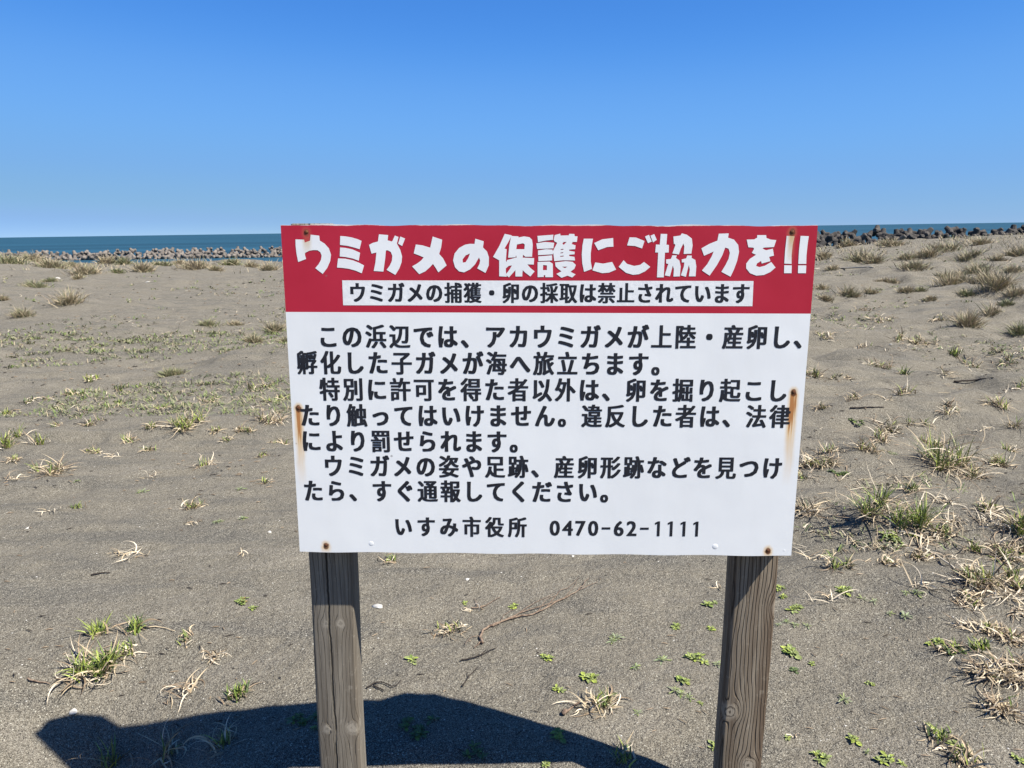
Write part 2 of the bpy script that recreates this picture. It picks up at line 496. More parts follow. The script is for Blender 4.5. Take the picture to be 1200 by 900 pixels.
# ------------------------------------------------------------------ sign board
SC = np.array([0.07873, 1.75539, 1.5 - 0.38394])
def rot(rx, ry, rz):
    return np.array((Matrix.Rotation(rz, 3, 'Z') @ Matrix.Rotation(ry, 3, 'Y') @ Matrix.Rotation(rx, 3, 'X')))
SM = rot(0.00681631, 0.01601439, -0.02002245)
W, H = 1.2, 0.78658
ZC = 1.116                               # board centre above the foot of the sign
def uv(px, py):
    """point of the board face in the board's own frame"""
    d = ray(px, py); nrm = SM[:, 1]
    t = np.dot(SC - EYE, nrm) / np.dot(d, nrm)
    q = SM.T @ (EYE + d * t - SC)
    return float(q[0]), float(q[2]) + ZC

foot = SC - SM @ np.array([0, 0, ZC])
sign = bpy.data.objects.new('notice_board', None)
COL.objects.link(sign)
sign.matrix_world = Matrix.Translation(Vector(foot)) @ Matrix(SM.tolist()).to_4x4()
tag(sign, 'red and white Japanese sea turtle protection notice board on two wooden posts in the sand', 'sign')
ZB, ZT = ZC - H / 2, ZC + H / 2
zred = 0.5 * (uv(336.4, 366.2)[1] + uv(948.8, 367)[1])

NAILS = [(359, 272), (928.3, 271.6), (349.6, 478), (930, 459.3), (382, 639), (900, 645)]
SCREWS = [(423, 271.8, 1), (864, 272, 1), (356, 642.5, 1), (435, 637, 1.6), (538, 637.5, 1), (637, 642, 1), (706, 645, 1), (735.5, 645, 1),
          (825, 645, 1.1), (838, 640.5, 1.7), (919, 645, 1.2), (927.3, 484, 1), (925, 559, 1), (747, 578, 1), (337, 372, .8), (941, 376, .9)]

def mat_face():
    t = NT('painted_board_face')
    P = t.co('Object')
    x, y, z = t.xyz(P)
    isred = t.math('GREATER_THAN', z, zred)
    lo = t.noise(P, 3.0, 4, .6)
    red = t.mix(t.rng(lo, .35, .7), (.37, .010, .026), (.43, .016, .040))
    white = t.mix(t.rng(lo, .35, .7), (.755, .765, .745), (.705, .715, .70))
    # faint grime and scattered specks
    white = t.mix(t.rng(t.noise(t.scale(P, (14, 14, 3)), 1, 5, .65), .5, .85, 0, .22), white, (.60, .60, .56))
    sp = t.n('ShaderNodeTexVoronoi'); t.put(sp.inputs['Vector'], P); sp.inputs['Scale'].default_value = 22
    pk = t.math('MULTIPLY', t.rng(t.xyz(sp.outputs['Color'])[0], .88, .885), t.rng(t.math('ADD', sp.outputs['Distance'], t.math('MULTIPLY', t.noise(P, 150, 2, .6), .08)), .115, .085))
    c = t.mix(isred, white, red)
    c = t.mix(t.math('MULTIPLY', pk, .55), c, (.16, .14, .13))
    # white strip under the title
    # paint flaked off along the top edge
    fl = t.math('ADD', t.math('MULTIPLY', t.math('SUBTRACT', ZT, z), 210.0), t.math('MULTIPLY', t.noise(t.scale(P, (9, 1, 40)), 1, 5, .7), 2.2))
    c = t.mix(t.rng(fl, 1.35, 1.15), c, (.66, .60, .56))
    # rust running down from the nails
    strength = [.55, .95, 1, 1, .9, 1]
    length = [.045, .085, .20, .23, .022, .02]
    width = [.011, .010, .013, .014, .015, .014]
    tot = None; core = None
    wob = t.math('MULTIPLY', t.math('SUBTRACT', t.noise(t.scale(P, (4, 1, 14)), 1, 3, .6), .5), .008)
    streak = t.noise(t.scale(P, (260, 1, 7)), 1, 3, .6)
    for (px, py), sg, ln, wd in zip(NAILS, strength, length, width):
        kx, kz = uv(px, py)
        dx = t.math('ABSOLUTE', t.math('ADD', t.math('SUBTRACT', x, kx), wob))
        mx = t.rng(dx, wd * 1.15, wd * .25, 0, 1, True)
        mz = t.math('MULTIPLY', t.rng(z, kz + .004, kz - .006), t.rng(z, kz - ln, kz - ln * .15, 0, 1))
        k = t.math('MULTIPLY', t.math('MULTIPLY', mx, mz), sg)
        k = t.math('MULTIPLY', k, t.rng(streak, .25, .6, .45, 1.0))
        k = t.math('MINIMUM', t.math('MULTIPLY', k, 1.35), 1.0)
        tot = k if tot is None else t.math('MAXIMUM', tot, k)
        dz = t.math('SUBTRACT', z, kz - .002)
        rad = t.math('SQRT', t.math('ADD', t.math('POWER', t.math('SUBTRACT', x, kx), 2.0), t.math('MULTIPLY', t.math('MULTIPLY', dz, dz), .6)))
        rad = t.math('ADD', rad, t.math('MULTIPLY', t.math('SUBTRACT', t.noise(P, 110, 3, .6), .5), .006))
        e = t.rng(rad, .0085, .005, 0, sg, True)
        e2 = t.rng(rad, .015, .006, 0, .75 * sg, True)
        tot = t.math('MAXIMUM', tot, e2)
        core = e if core is None else t.math('MAXIMUM', core, e)
    c = t.mix(t.math('MULTIPLY', tot, t.math('SUBTRACT', 1.0, t.math('MULTIPLY', isred, .8))), c, (.66, .44, .19))
    c = t.mix(t.rng(tot, .80, 1.05, 0, .95), c, (.34, .10, .02))
    c = t.mix(core, c, (.11, .04, .015))
    # chips where the white coat has lifted
    chip = t.noise(P, 16, 6, .75)
    hh = t.math('ADD', t.math('MULTIPLY', t.noise(P, 5, 2, .5), 1.0), t.math('MULTIPLY', t.rng(chip, .70, .76), .08))
    n = t.bump(hh, .35, .006)
    n = t.bump(t.noise(P, 120, 2, .5), .06, .001, n)
    rg = t.rng(lo, .3, .7, .42, .55)
    return t.out(c, rg, n, .35)
M['face'] = mat_face()

# panel: a thin tray of sheet metal with turned edges
def rounded_panel():
    m = MB()
    nx, nz = 96, 64
    X = np.linspace(-W / 2, W / 2, nx); Z = np.linspace(ZB, ZT, nz)
    rnd = random.Random(2)
    bulges = [(rnd.uniform(-.58, .58), rnd.uniform(ZB, ZT), rnd.uniform(.05, .16), rnd.uniform(-.0012, .0012)) for _ in range(26)]
    for zz in Z:
        for xx in X:
            yy = 0.0
            for (bx, bz, br, bh) in bulges:
                yy += 0 * bh
            e = min(xx + W / 2, W / 2 - xx, zz - ZB, ZT - zz)
            yy *= min(1, e / .03)
            wz = zz; wx = xx
            if zz > ZT - .001: wz += .0012 * math.sin(xx * 23) + .0008 * math.sin(xx * 61 + 1)
            if zz < ZB + .001: wz += .0010 * math.sin(xx * 31 + 2)
            m.v.append((wx, yy, wz))
    for j in range(nz - 1):
        for i in range(nx - 1):
            k = j * nx + i
            m.f.append((k, k + 1, k + nx + 1, k + nx)); m.m.append(0)
    rim = [j for j in range(nx)] + [j * nx + nx - 1 for j in range(1, nz)] + [(nz - 1) * nx + i for i in range(nx - 2, -1, -1)] + [j * nx for j in range(nz - 2, 0, -1)]
    b0 = len(m.v)
    for k in rim:
        vx, vy, vz = m.v[k]
        m.v.append((vx, vy, vz)); m.v.append((vx, .016, vz))
    for a in range(len(rim)):
        c = (a + 1) % len(rim)
        m.f.append((b0 + 2 * a, b0 + 2 * a + 1, b0 + 2 * c + 1, b0 + 2 * c)); m.m.append(0)
    return m
panel = rounded_panel().build('face_panel', M['face'], sign, smooth=False)
for p in list(panel.data.polygons)[:95 * 63]: p.use_smooth = True
fb = MB()
fb.box(-W / 2 + .004, W / 2 - .004, .0165, .0525, ZT - .049, ZT - .004)
fb.box(-W / 2 + .004, W / 2 - .004, .0165, .0525, ZB + .003, ZB + .046)
fb.box(-W / 2 + .004, -W / 2 + .044, .017, .052, ZB + .0465, ZT - .0495)
fb.box(W / 2 - .044, W / 2 - .004, .017, .052, ZB + .0465, ZT - .0495)
fb.box(-W / 2 + .0445, W / 2 - .0445, .017, .0255, ZB + .0465, ZT - .0495)
fb.build('backing_frame', M['frame_wood'], sign)

def dome(cx, cz, r_, hgt_, mat, name, par, yb=0.0):
    m = MB(); n = 14
    rings = [(1.0, 0), (.85, .55), (.5, .9), (.0, 1.0)]
    for (q, hq) in rings[:-1]:
        for j in range(n):
            a = 2 * math.pi * j / n
            m.v.append((cx + r_ * q * math.cos(a), yb - hgt_ * hq, cz + r_ * q * math.sin(a)))
    m.v.append((cx, yb - hgt_, cz))
    for k in range(2):
        for j in range(n):
            m.f.append((k * n + j, k * n + (j + 1) % n, (k + 1) * n + (j + 1) % n, (k + 1) * n + j)); m.m.append(0)
    for j in range(n):
        m.f.append((2 * n + j, 2 * n + (j + 1) % n, 3 * n)); m.m.append(0)
    return m.build(name, mat, par, smooth=True)
for (px, py) in NAILS:
    kx, kz = uv(px, py)
    dome(kx, kz, .0050, .0026, M['rust'], 'nail', panel, yb=.001)
M['white_paint'] = mat_plain('white_paint', (.755, .765, .745), (.69, .70, .69), 60, .5)
M['red_paint'] = mat_plain('red_paint', (.36, .012, .03), (.44, .04, .06), 60, .5)
for (px, py, sc) in SCREWS:
    kx, kz = uv(px, py)
    dome(kx, kz, .0052 * sc, .0010 * sc, M['red_paint'] if py < 300 else M['white_paint'], 'screw', panel, yb=.001)

# ---- lettering
def poly_add(m, polys, y):
    """polys: outer outline followed by its holes, in board coordinates"""
    tri = tessellate_polygon([[Vector((p[0], p[1], 0)) for p in pl] for pl in polys])
    flat = [p for pl in polys for p in pl]
    b = len(m.v)
    m.v += [(p[0], y, p[1]) for p in flat]
    for t in tri:
        a, c, d = [Vector(flat[i]) for i in t]
        if (c - a).cross(d - a) > 0: t = (t[0], t[1], t[2])
        else: t = (t[0], t[2], t[1])
        m.f.append(tuple(b + i for i in t)); m.m.append(0)

TITLE = {
 (335, 262, 10.0): [
  [[(113,185),(215,188),(222,222),(283,200),(290,130),(392,142),(398,200),(455,235),(505,290),(530,365),(520,440),(485,520),(432,590),(345,522),(385,475),(412,425),(420,375),(405,335),(372,312),(325,310),(275,318),(225,345),(225,370),(238,415),(145,450),(125,350),(115,260)]],
  [[(638,145),(700,150),(770,162),(840,182),(888,203),(865,300),(800,280),(720,260),(635,250)]],
  [[(636,280),(700,285),(780,302),(870,342),(855,435),(780,408),(700,392),(632,385)]],
  [[(612,408),(700,412),(790,432),(860,460),(917,490),(890,582),(820,552),(740,530),(670,520),(600,515)]]],
 (440, 262, 8.571): [
  [[(-64,214),(-30,195),(25,180),(35,108),(128,115),(122,168),(165,180),(172,172),(195,120),(232,135),(215,200),(250,265),(268,330),(262,390),(240,450),(200,515),(112,465),(145,420),(165,375),(170,325),(155,285),(125,268),(105,270),(98,350),(80,482),(-17,476),(0,390),(10,290),(-39,302)]],
  [[(250,130),(298,150),(268,225),(228,202)]],
  [[(405,210),(470,218),(550,242),(575,130),(670,162),(660,240),(640,305),(680,350),(715,420),(632,490),(605,445),(578,405),(545,440),(500,480),(440,508),(368,430),(420,400),(460,370),(485,340),(440,320),(385,300)]],
  [[(1003,152),(1088,178),(1080,240),(1120,280),(1140,340),(1138,420),(1105,495),(1022,450),(1045,405),(1052,370),(1040,340),(1000,410),(950,460),(890,490),(840,480),(800,440),(780,370),(795,300),(840,245),(900,212),(950,203),(995,205)], [(950,300),(905,320),(875,360),(878,392),(905,388),(930,350)]]],
 (570, 262, 10.0): [
  [[(215,120),(298,138),(255,220),(212,292),(238,300),(228,440),(275,485),(228,525),(228,560),(238,622),(150,618),(150,430),(78,390),(150,265)]],
  [[(290,145),(375,150),(378,162),(440,150),(505,160),(535,190),(543,250),(535,388),(455,388),(430,365),(425,400),(355,400),(348,372),(340,395),(255,400),(268,260)], [(358,245),(430,230),(450,245),(445,300),(350,300)]],
  [[(240,428),(345,399),(430,399),(560,405),(555,480),(480,478),(515,520),(565,560),(515,620),(450,570),(425,545),(420,620),(340,620),(340,545),(300,590),(265,630),(225,600),(270,540),(300,490),(232,500)]],
  [[(598,145),(785,130),(780,190),(700,198),(605,218)]],
  [[(585,232),(690,215),(795,225),(785,290),(595,298)]],
  [[(605,315),(700,300),(775,305),(780,360),(605,370)]],
  [[(608,385),(770,372),(770,432),(610,440)]],
  [[(600,450),(740,445),(778,470),(780,628),(690,628),(690,605),(672,605),(672,625),(600,628)], [(665,485),(710,490),(708,545),(662,545)]],
  [[(800,135),(865,118),(868,140),(965,138),(970,120),(1030,122),(1035,148),(1068,150),(1060,215),(1010,215),(1000,240),(1045,255),(1040,300),(970,305),(970,318),(1035,330),(1032,360),(970,365),(970,380),(1032,390),(1038,432),(900,430),(795,440),(785,350),(770,340),(830,225),(800,210),(788,190)], [(890,235),(905,215),(940,215),(905,250)], [(870,300),(900,295),(905,305),(870,310)], [(870,340),(900,335),(900,345),(865,350)], [(865,380),(905,375),(905,385),(865,390)]],
  [[(805,455),(930,440),(1010,448),(1048,485),(1030,530),(985,565),(1045,595),(1005,632),(950,610),(880,635),(820,590),(880,560),(840,530),(810,500)], [(885,505),(950,505),(920,522)]]],
 (680, 262, 8.571): [
  [[(35,152),(128,152),(115,220),(105,300),(105,380),(118,455),(38,485),(20,400),(15,310),(22,220)]],
  [[(140,195),(220,158),(330,145),(333,232),(270,235),(180,268)]],
  [[(150,390),(230,402),(320,385),(360,462),(290,492),(220,498),(122,470)]],
  [[(495,138),(560,140),(645,175),(620,250),(550,225),(470,220)]],
  [[(435,368),(470,405),(540,425),(600,415),(640,385),(703,435),(650,480),(590,508),(530,515),(460,495),(385,435)]],
  [[(650,130),(690,112),(718,180),(680,197)]], [[(705,122),(742,105),(768,162),(730,190)]],
  [[(808,103),(873,105),(865,212),(890,215),(888,290),(850,292),(838,540),(770,540),(782,290),(752,290),(760,210),(798,212)]],
  [[(935,130),(1005,120),(1020,98),(1070,112),(1120,150),(1128,220),(1115,302),(1038,305),(1045,230),(1035,200),(1010,250),(990,310),(925,300),(955,215),(945,200),(940,210)]],
  [[(925,318),(970,320),(960,345),(995,370),(1008,430),(1000,530),(935,532),(940,460),(930,420),(900,530),(848,520),(875,430),(885,405),(862,400),(862,360),(910,355)]],
  [[(1075,320),(1120,322),(1118,345),(1155,365),(1165,430),(1158,530),(1090,530),(1100,460),(1090,415),(1060,535),(1010,520),(1040,430),(1045,390),(1020,390),(1018,360),(1062,350)]]],
 (810, 262, 8.0): [
  [[(258,95),(352,92),(345,132),(400,150),(440,200),(448,265),(430,350),(400,430),(368,498),(282,452),(320,390),(350,330),(362,275),(350,235),(318,225),(290,300),(240,390),(172,488),(100,440),(150,380),(190,310),(210,262),(120,302),(95,232),(170,190),(245,160)]],
  [[(618,108),(702,108),(705,135),(745,150),(797,155),(775,220),(680,225),(668,235),(700,250),(765,235),(775,300),(730,312),(742,352),(660,375),(655,350),(615,375),(608,398),(640,408),(690,395),(750,360),(790,412),(740,455),(680,482),(610,488),(550,465),(515,420),(515,375),(550,330),(608,292),(568,275),(590,235),(580,225),(535,222),(520,150),(590,148),(618,132)]],
  [[(895,115),(968,118),(950,200),(940,300),(940,378),(872,375),(880,250)]], [[(872,390),(942,392),(940,465),(870,465)]],
  [[(1025,115),(1102,118),(1090,200),(1080,300),(1078,378),(1003,378),(1010,250)]], [[(1002,392),(1078,392),(1075,465),(1000,465)]]]}
def mat_title():
    t = NT('white_lettering_paint')
    P = t.co('Object')
    x, y, z = t.xyz(P)
    c = t.mix(t.rng(t.noise(P, 8, 4, .6), .35, .7), (.755, .765, .75), (.69, .70, .695))
    for (px, py), ln, wd, sg in ((NAILS[0], .055, .012, .75), (NAILS[1], .075, .011, .85)):
        kx, kz = uv(px, py)
        dx = t.math('ABSOLUTE', t.math('SUBTRACT', x, kx))
        k = t.math('MULTIPLY', t.rng(dx, wd * 1.2, wd * .2, 0, sg, True), t.rng(z, kz - ln, kz - ln * .2))
        c = t.mix(k, c, (.52, .34, .12))
    return t.out(c, .5, None, .35)
M['title'] = mat_title()
tb = MB(); YL = -.0005
k = 0
for (ox, oy, sc), shapes in TITLE.items():
    for shp in shapes:
        poly_add(tb, [[uv(ox + px / sc, oy + py / sc) for (px, py) in pl] for pl in shp], YL - .00002 * (k % 4))
        k += 1
strip = [uv(401, 328.5), uv(883, 329.3), uv(881.7, 358.8), uv(402.2, 357.7)]
tb.build('title_lettering', M['title'], panel)
sb = MB(); poly_add(sb, [strip], -.0003)
sb.build('subtitle_strip', M['white_paint'], panel)

GLYPH = {}
def glyph(ch):
    if ch not in GLYPH:
        c = bpy.data.curves.new('glyph', 'FONT'); c.body = ch; c.size = 1.0; c.resolution_u = 3
        o = bpy.data.objects.new('glyph', c); COL.objects.link(o)
        dg = bpy.context.evaluated_depsgraph_get()
        me = bpy.data.meshes.new_from_object(o.evaluated_get(dg))
        GLYPH[ch] = ([tuple(v.co) for v in me.vertices], [tuple(p.vertices) for p in me.polygons])
        bpy.data.objects.remove(o); bpy.data.curves.remove(c); bpy.data.meshes.remove(me)
    return GLYPH[ch]
kv = glyph('\u7530')[0]
KX = (min(v[0] for v in kv) + max(v[0] for v in kv)) / 2
KY = (min(glyph('\u56fd')[0][i][1] for i in range(len(glyph('\u56fd')[0]))) + max(v[1] for v in glyph('\u56fd')[0])) / 2
KW = max(v[0] for v in glyph('\u56fd')[0]) - min(v[0] for v in glyph('\u56fd')[0])
def put_char(m, ch, cx, cz, em, y, bx, bz, sx=.83, own=False):
    vs, fs = glyph(ch)
    ox, oy = KX, KY
    if own:
        ox = (min(v[0] for v in vs) + max(v[0] for v in vs)) / 2
        oy = own
    q = 0
    for ix in (-1, -.33, .33, 1):
        for iz in (-1, 0, 1):
            b = len(m.v)
            yy = y - .00001 * q; q += 1
            m.v += [(cx + ((v[0] - ox) * sx + ix * bx) * em, yy, cz + (v[1] - oy + iz * bz) * em) for v in vs]
            m.f += [tuple(b + i for i in f) for f in fs]; m.m += [0] * len(fs)
def put_line(m, text, x0, x1, ya, yb, em, bx=.034, bz=.017, y=-.0004):
    n = len(text)
    for i, ch in enumerate(text):
        t = i / (n - 1)
        cx, cz = uv(x0 + (x1 - x0) * t, ya + (yb - ya) * t)
        if ch not in ' \u3000':
            put_char(m, ch, cx, cz, em, y, bx * (.95 if ord(ch) > 0x4e00 else 1.12), bz * (.7 if ord(ch) > 0x4e00 else 1.0))
EMK = 1.0 / KW
m = MB()
put_line(m, 'ウミガメの捕獲・卵の採取は禁止されています', 419.2, 868.1, 343.3, 344.4, .0405 * EMK, .036, .016, y=-.0005)
m.build('subtitle_lettering', M['ink'], panel)
m = MB()
BODY = [('この浜辺では、アカウミガメが上陸・産卵し、', 384.8, 943.0, 394.7, 395.6),
        ('孵化した子ガメが海へ旅立ちます。', 359.9, 776.0, 425.4, 427.2),
        ('特別に許可を得た者以外は、卵を掘り起こし', 386.5, 911.0, 456.7, 458.2),
        ('たり触ってはいけません。違反した者は、法律', 363.3, 913.9, 487.2, 488.6),
        ('により罰せられます。', 365.0, 609.5, 517.0, 518.2),
        ('ウミガメの姿や足跡、産卵形跡などを見つけ', 390.8, 905.0, 546.5, 549.0),
        ('たら、すぐ通報してください。', 367.3, 715.5, 575.5, 577.0)]
for (tx, xa, xb, ya, yb) in BODY:
    put_line(m, tx, xa, xb, ya, yb, .0485 * EMK)
put_line(m, 'いすみ市役所', 472.7, 606.5, 617.3, 618.2, .0455 * EMK)
for i, ch in enumerate('0470-62-1111'):
    cx, cz = uv(650.2 + 15.0 * i, 618.8 + .1 * i)
    d0 = glyph('0')[0]; dh = max(v[1] for v in d0) - min(v[1] for v in d0)
    if ch == '-':
        poly_add(m, [[(cx - .0105, cz - .0028), (cx + .0105, cz - .0026), (cx + .0105, cz + .0030), (cx - .0105, cz + .0028)]], -.0004)
    elif ch == '1':
        poly_add(m, [[(cx - .0005, cz - .0192), (cx + .0062, cz - .0192), (cx + .0062, cz + .0192), (cx + .0010, cz + .0192), (cx - .0062, cz + .0150), (cx - .0056, cz + .0100), (cx - .0005, cz + .0128)]], -.0004)
    else:
        put_char(m, ch, cx, cz, .0375 / dh, -.0004, .030, .012, sx=.92, own=(min(v[1] for v in d0) + max(v[1] for v in d0)) / 2)
m.build('body_lettering', M['ink'], panel)

# ---- posts (weathered square timbers with softened arrises)
def post(name, cx, knots, freq, base, dark, pale, crack, lean, strength, top):
    mt = mat_wood(name + '_timber', knots, freq, base, dark, pale, crack, strength)
    hw, hd = .0555, .038
    m = MB(); bev = .008
    prof = []
    for (sx, sy, a0) in ((1, -1, -90), (1, 1, 0), (-1, 1, 90), (-1, -1, 180)):
        for k in range(4):
            a = R(a0 + 30 * k)
            prof.append((sx * (hw - bev) + bev * math.cos(a), sy * (hd - bev) + bev * math.sin(a)))
    zs = np.concatenate([np.linspace(-.35, top - .004, 60), [top]])
    rnd = random.Random(name)
    n = len(prof)
    for z in zs:
        sc = .985 if z == top else 1.0
        wx = .0012 * math.sin(z * 9 + cx * 7); 
        for (px, py) in prof:
            zc = z - (hd + py) / (2 * hd) * .12 * (1 if z > 1.2 else 0) * max(0, (z - 1.2) / (top - 1.2))
            m.v.append((px * sc + wx, hd + py * sc, zc))
    for i in range(len(zs) - 1):
        for j in range(n):
            m.f.append((i * n + j, i * n + (j + 1) % n, (i + 1) * n + (j + 1) % n, (i + 1) * n + j)); m.m.append(0)
    m.f.append(tuple((len(zs) - 1) * n + j for j in range(n))); m.m.append(0)
    o = m.build('post', mt, sign, smooth=True)
    o.location = (cx, .054, 0)
    o.rotation_euler = (0, lean, 0)
    return o
def pz(px, py):      # height on the front of a post
    d = ray(px, py); nrm = SM[:, 1]; c = SC + nrm * .054
    t = np.dot(c - EYE, nrm) / np.dot(d, nrm); q = SM.T @ (EYE + d * t - SC)
    return float(q[0]), float(q[2]) + ZC
LX, RX = -.542, .533
def kn(cx, lst): 
    out = []
    for (px, py, rr) in lst:
        a, b_ = pz(px, py); out.append((a - cx, b_, rr))
    return out
pl = post('left_post', LX, kn(LX, [(382, 731, .011), (399, 731, .012), (383, 855, .013), (413, 854, .019)]), 300, (.165, .142, .108), (.070, .057, .042), (.27, .24, .19), -.008, 0.0, .6, ZT + .003)
pr = post('right_post', RX, kn(RX, [(855, 834, .023), (877, 897, .02), (914, 712, .024)]), 330, (.20, .155, .105), (.062, .042, .027), (.29, .25, .19), None, .004, 1.0, ZT - .012)
tag(pl, 'greyer post with a long crack'); tag(pr, 'browner post with bold dark grain')

# ------------------------------------------------------------------ plants
def blade(m, rnd, base, az, elev, L, w, droop, mi, n=5, curl=0.0, loc=(0, 0, 0), twist=0.0):
    """one leaf: starts at base, heads off at az/elev, bends over by droop and lies on the sand if it reaches it"""
    p = Vector(base); pts = []; sides = []; ws = []
    e = elev; a = az
    for i in range(n + 1):
        t = i / n
        d = Vector((math.cos(a) * math.cos(e), math.sin(a) * math.cos(e), math.sin(e)))
        s = Vector((-math.sin(a), math.cos(a), 0))
        s = (s * math.cos(twist) + d.cross(s) * math.sin(twist)).normalized()
        pts.append(p.copy()); sides.append(s)
        ws.append(w * .5 * (1.0 if t < .35 else max(.06, 1 - ((t - .35) / .65) ** 1.6)))
        p = p + d * (L / n)
        if GZ is not None:
            g = GZ(p.x, p.y) + .004
            if p.z < g: p.z = g; e = max(e, .0)
        e -= droop / n * (0.6 + .8 * t); a += curl / n
    m.ribbon(pts, sides, ws, mi)
GZ = None
def ground_fn(loc):
    # local ground plane under a plant
    x0, y0, z0 = loc; e = .15
    gx = (h1(x0 + e, y0) - h1(x0 - e, y0)) / (2 * e); gy = (h1(x0, y0 + e) - h1(x0, y0 - e)) / (2 * e)
    return lambda x, y: gx * x + gy * y

ORD = ['first', 'second', 'third', 'fourth', 'fifth', 'sixth', 'seventh', 'eighth', 'ninth', 'tenth', 'eleventh', 'twelfth', 'thirteenth',
       'fourteenth', 'fifteenth', 'sixteenth', 'seventeenth', 'eighteenth', 'nineteenth', 'twentieth']
pending = []     # (px, region, description, object)

def region(px, py):
    if px < 345:
        if py < 328: return 'far dune crest left of board'
        if py < 440: return 'far sand left of board'
        if py < 545: return 'sand level with body text, left side'
        if py < 670: return 'bare sand left of lower panel'
        return 'sand left of left post'
    if px < 880 and py > 640:
        if py < 765: return 'higher on sand between the posts'
        return 'lower on sand between the posts'
    if py < 318: return 'far dune crest right of board'
    if py < 400: return 'far sand right of board'
    if py < 480: return 'sand right of the board middle'
    if py < 640: return 'sand beside lower right board edge'
    if py < 760: return 'upper sand right of right post'
    return 'lower sand right of right post'

def tuft(px, py, wpx, tone, hk=.62, dens=1.0, seed=0):
    """dense far grass tussock"""
    global GZ
    loc = ground(px, py); rnd = random.Random(seed); GZ = ground_fn(loc)
    wd = wpx * zdepth(loc) / 900; hh = min(wd * hk, .55)
    pxm = zdepth(loc) / 900
    m = MB(); n = int(min(620, 200 + wpx * 9) * dens)
    nh = max(3, int(wpx / 6))
    heads = [(rnd.uniform(-.2, .2) * wd, rnd.gauss(0, wd * .08), rnd.uniform(.5, 1.15), rnd.uniform(.13, .20)) for _ in range(nh)]
    for i in range(n):
        hx, hy, hs, hr = heads[rnd.randrange(nh)]
        if rnd.random() < .16:
            hx, hy, hs = rnd.uniform(-.3, .3) * wd, rnd.gauss(0, wd * .12), .4
        q = abs(rnd.gauss(0, 1)) * wd * hr; a0 = rnd.uniform(0, 6.283)
        bx, by = hx + q * math.cos(a0), hy + q * math.sin(a0) * .8
        az = a0 + rnd.gauss(0, .9)
        el = R(rnd.uniform(50, 90)) - .3 * min(1.5, q / (wd * .13))
        L = hh * hs * rnd.uniform(.45, 1.15)
        wv = max(.007, pxm * .55) * rnd.uniform(.6, 1.3)
        u = rnd.random()
        mi = {'tan': 0 if u < .5 else (1 if u < .74 else (2 if u < .93 else 4)), 'green': 2 if u < .6 else (3 if u < .68 else (0 if u < .9 else 1)),
              'grey': 0 if u < .5 else (2 if u < .84 else (1 if u < .92 else 4))}[tone]
        blade(m, rnd, (bx, by, GZ(bx, by) - .01), az, el, L, wv, rnd.uniform(.1, 1.3), mi, 3, rnd.gauss(0, .5), twist=rnd.uniform(-1.2, 1.2))
    o = m.build('grass_tuft', [M['tan'], M['dry1'], M['gry'], M['grn1'], M['dry3']], loc=loc)
    o['group'] = 'grass tufts on the dune'
    o['category'] = 'grass'
    desc = {'tan': 'bushy straw grass tuft', 'green': 'grey green grass tuft', 'grey': 'grey brown grass tuft'}[tone]
    if wpx > 38: desc = 'broad ' + desc
    pending.append((px, py, desc, o))
    return o

def sedge(px, py, wpx, ng, nd, seed, hk=.5, tone='mid', L0=None):
    """near clump: upright green leaves in a collar of pale dry ones; two parts"""
    global GZ
    loc = ground(px, py); rnd = random.Random(seed * 7 + 1); GZ = ground_fn(loc)
    zd = zdepth(loc); wd = wpx * zd / 900; pxm = zd / 900
    hh = L0 or max(.05, min(wd * hk, .26))
    root = empty('sedge_clump', loc)
    near = zd < 7.0; heads = max(1, int(wd / .07)); ng = int(ng * 1.45); nd = int(nd * (1.9 if near else 1.4)); wl0 = .0052 if near else .0068
    cs = [(rnd.gauss(0, wd * .22), rnd.gauss(0, wd * .13)) for _ in range(heads)]
    g = MB(); d = MB()
    for i in range(ng):
        cx, cy = cs[i % heads]
        bx, by = cx + rnd.gauss(0, .014), cy + rnd.gauss(0, .014)
        L = hh * rnd.uniform(.45, 1.0)
        blade(g, rnd, (bx, by, GZ(bx, by) - .008), rnd.uniform(0, 6.283), R(rnd.uniform(42, 88)), L, max(wl0, pxm * .9) * rnd.uniform(.7, 1.3),
              rnd.uniform(.2, 1.3), rnd.choice([0, 0, 1, 1, 2] if tone != 'yellow' else [1, 1, 0]), 6, rnd.gauss(0, .3), twist=rnd.uniform(-.6, .6))
    for i in range(nd):
        cx, cy = cs[rnd.randrange(heads)]
        bx, by = cx + rnd.gauss(0, .022), cy + rnd.gauss(0, .02)
        L = hh * rnd.uniform(.35, 1.55)
        blade(d, rnd, (bx, by, GZ(bx, by) - .004), rnd.uniform(0, 6.283), R(rnd.uniform(-2, 72)), L, max(wl0, pxm * .85) * rnd.uniform(.5, 1.45),
              rnd.uniform(.3, 2.4), rnd.choice([0, 0, 1, 2, 2]), 7, rnd.gauss(0, 1.3), twist=rnd.uniform(-.9, .9))
    if ng: g.build('green_leaves', [M['grn1'], M['grn2'], M['grn3']], root)
    d.build('dry_leaves', [M['dry1'], M['dry2'], M['dry3']], root)
    root['group'] = 'sedge clumps in the sand'
    root['category'] = 'sedge'
    if ng == 0: desc = 'dead dry sedge clump'
    elif ng > nd: desc = 'lush green sedge clump'
    else: desc = 'green and straw sedge clump'
    if wpx > 70: desc = 'large ' + desc
    pending.append((px, py, desc, root))
    return root

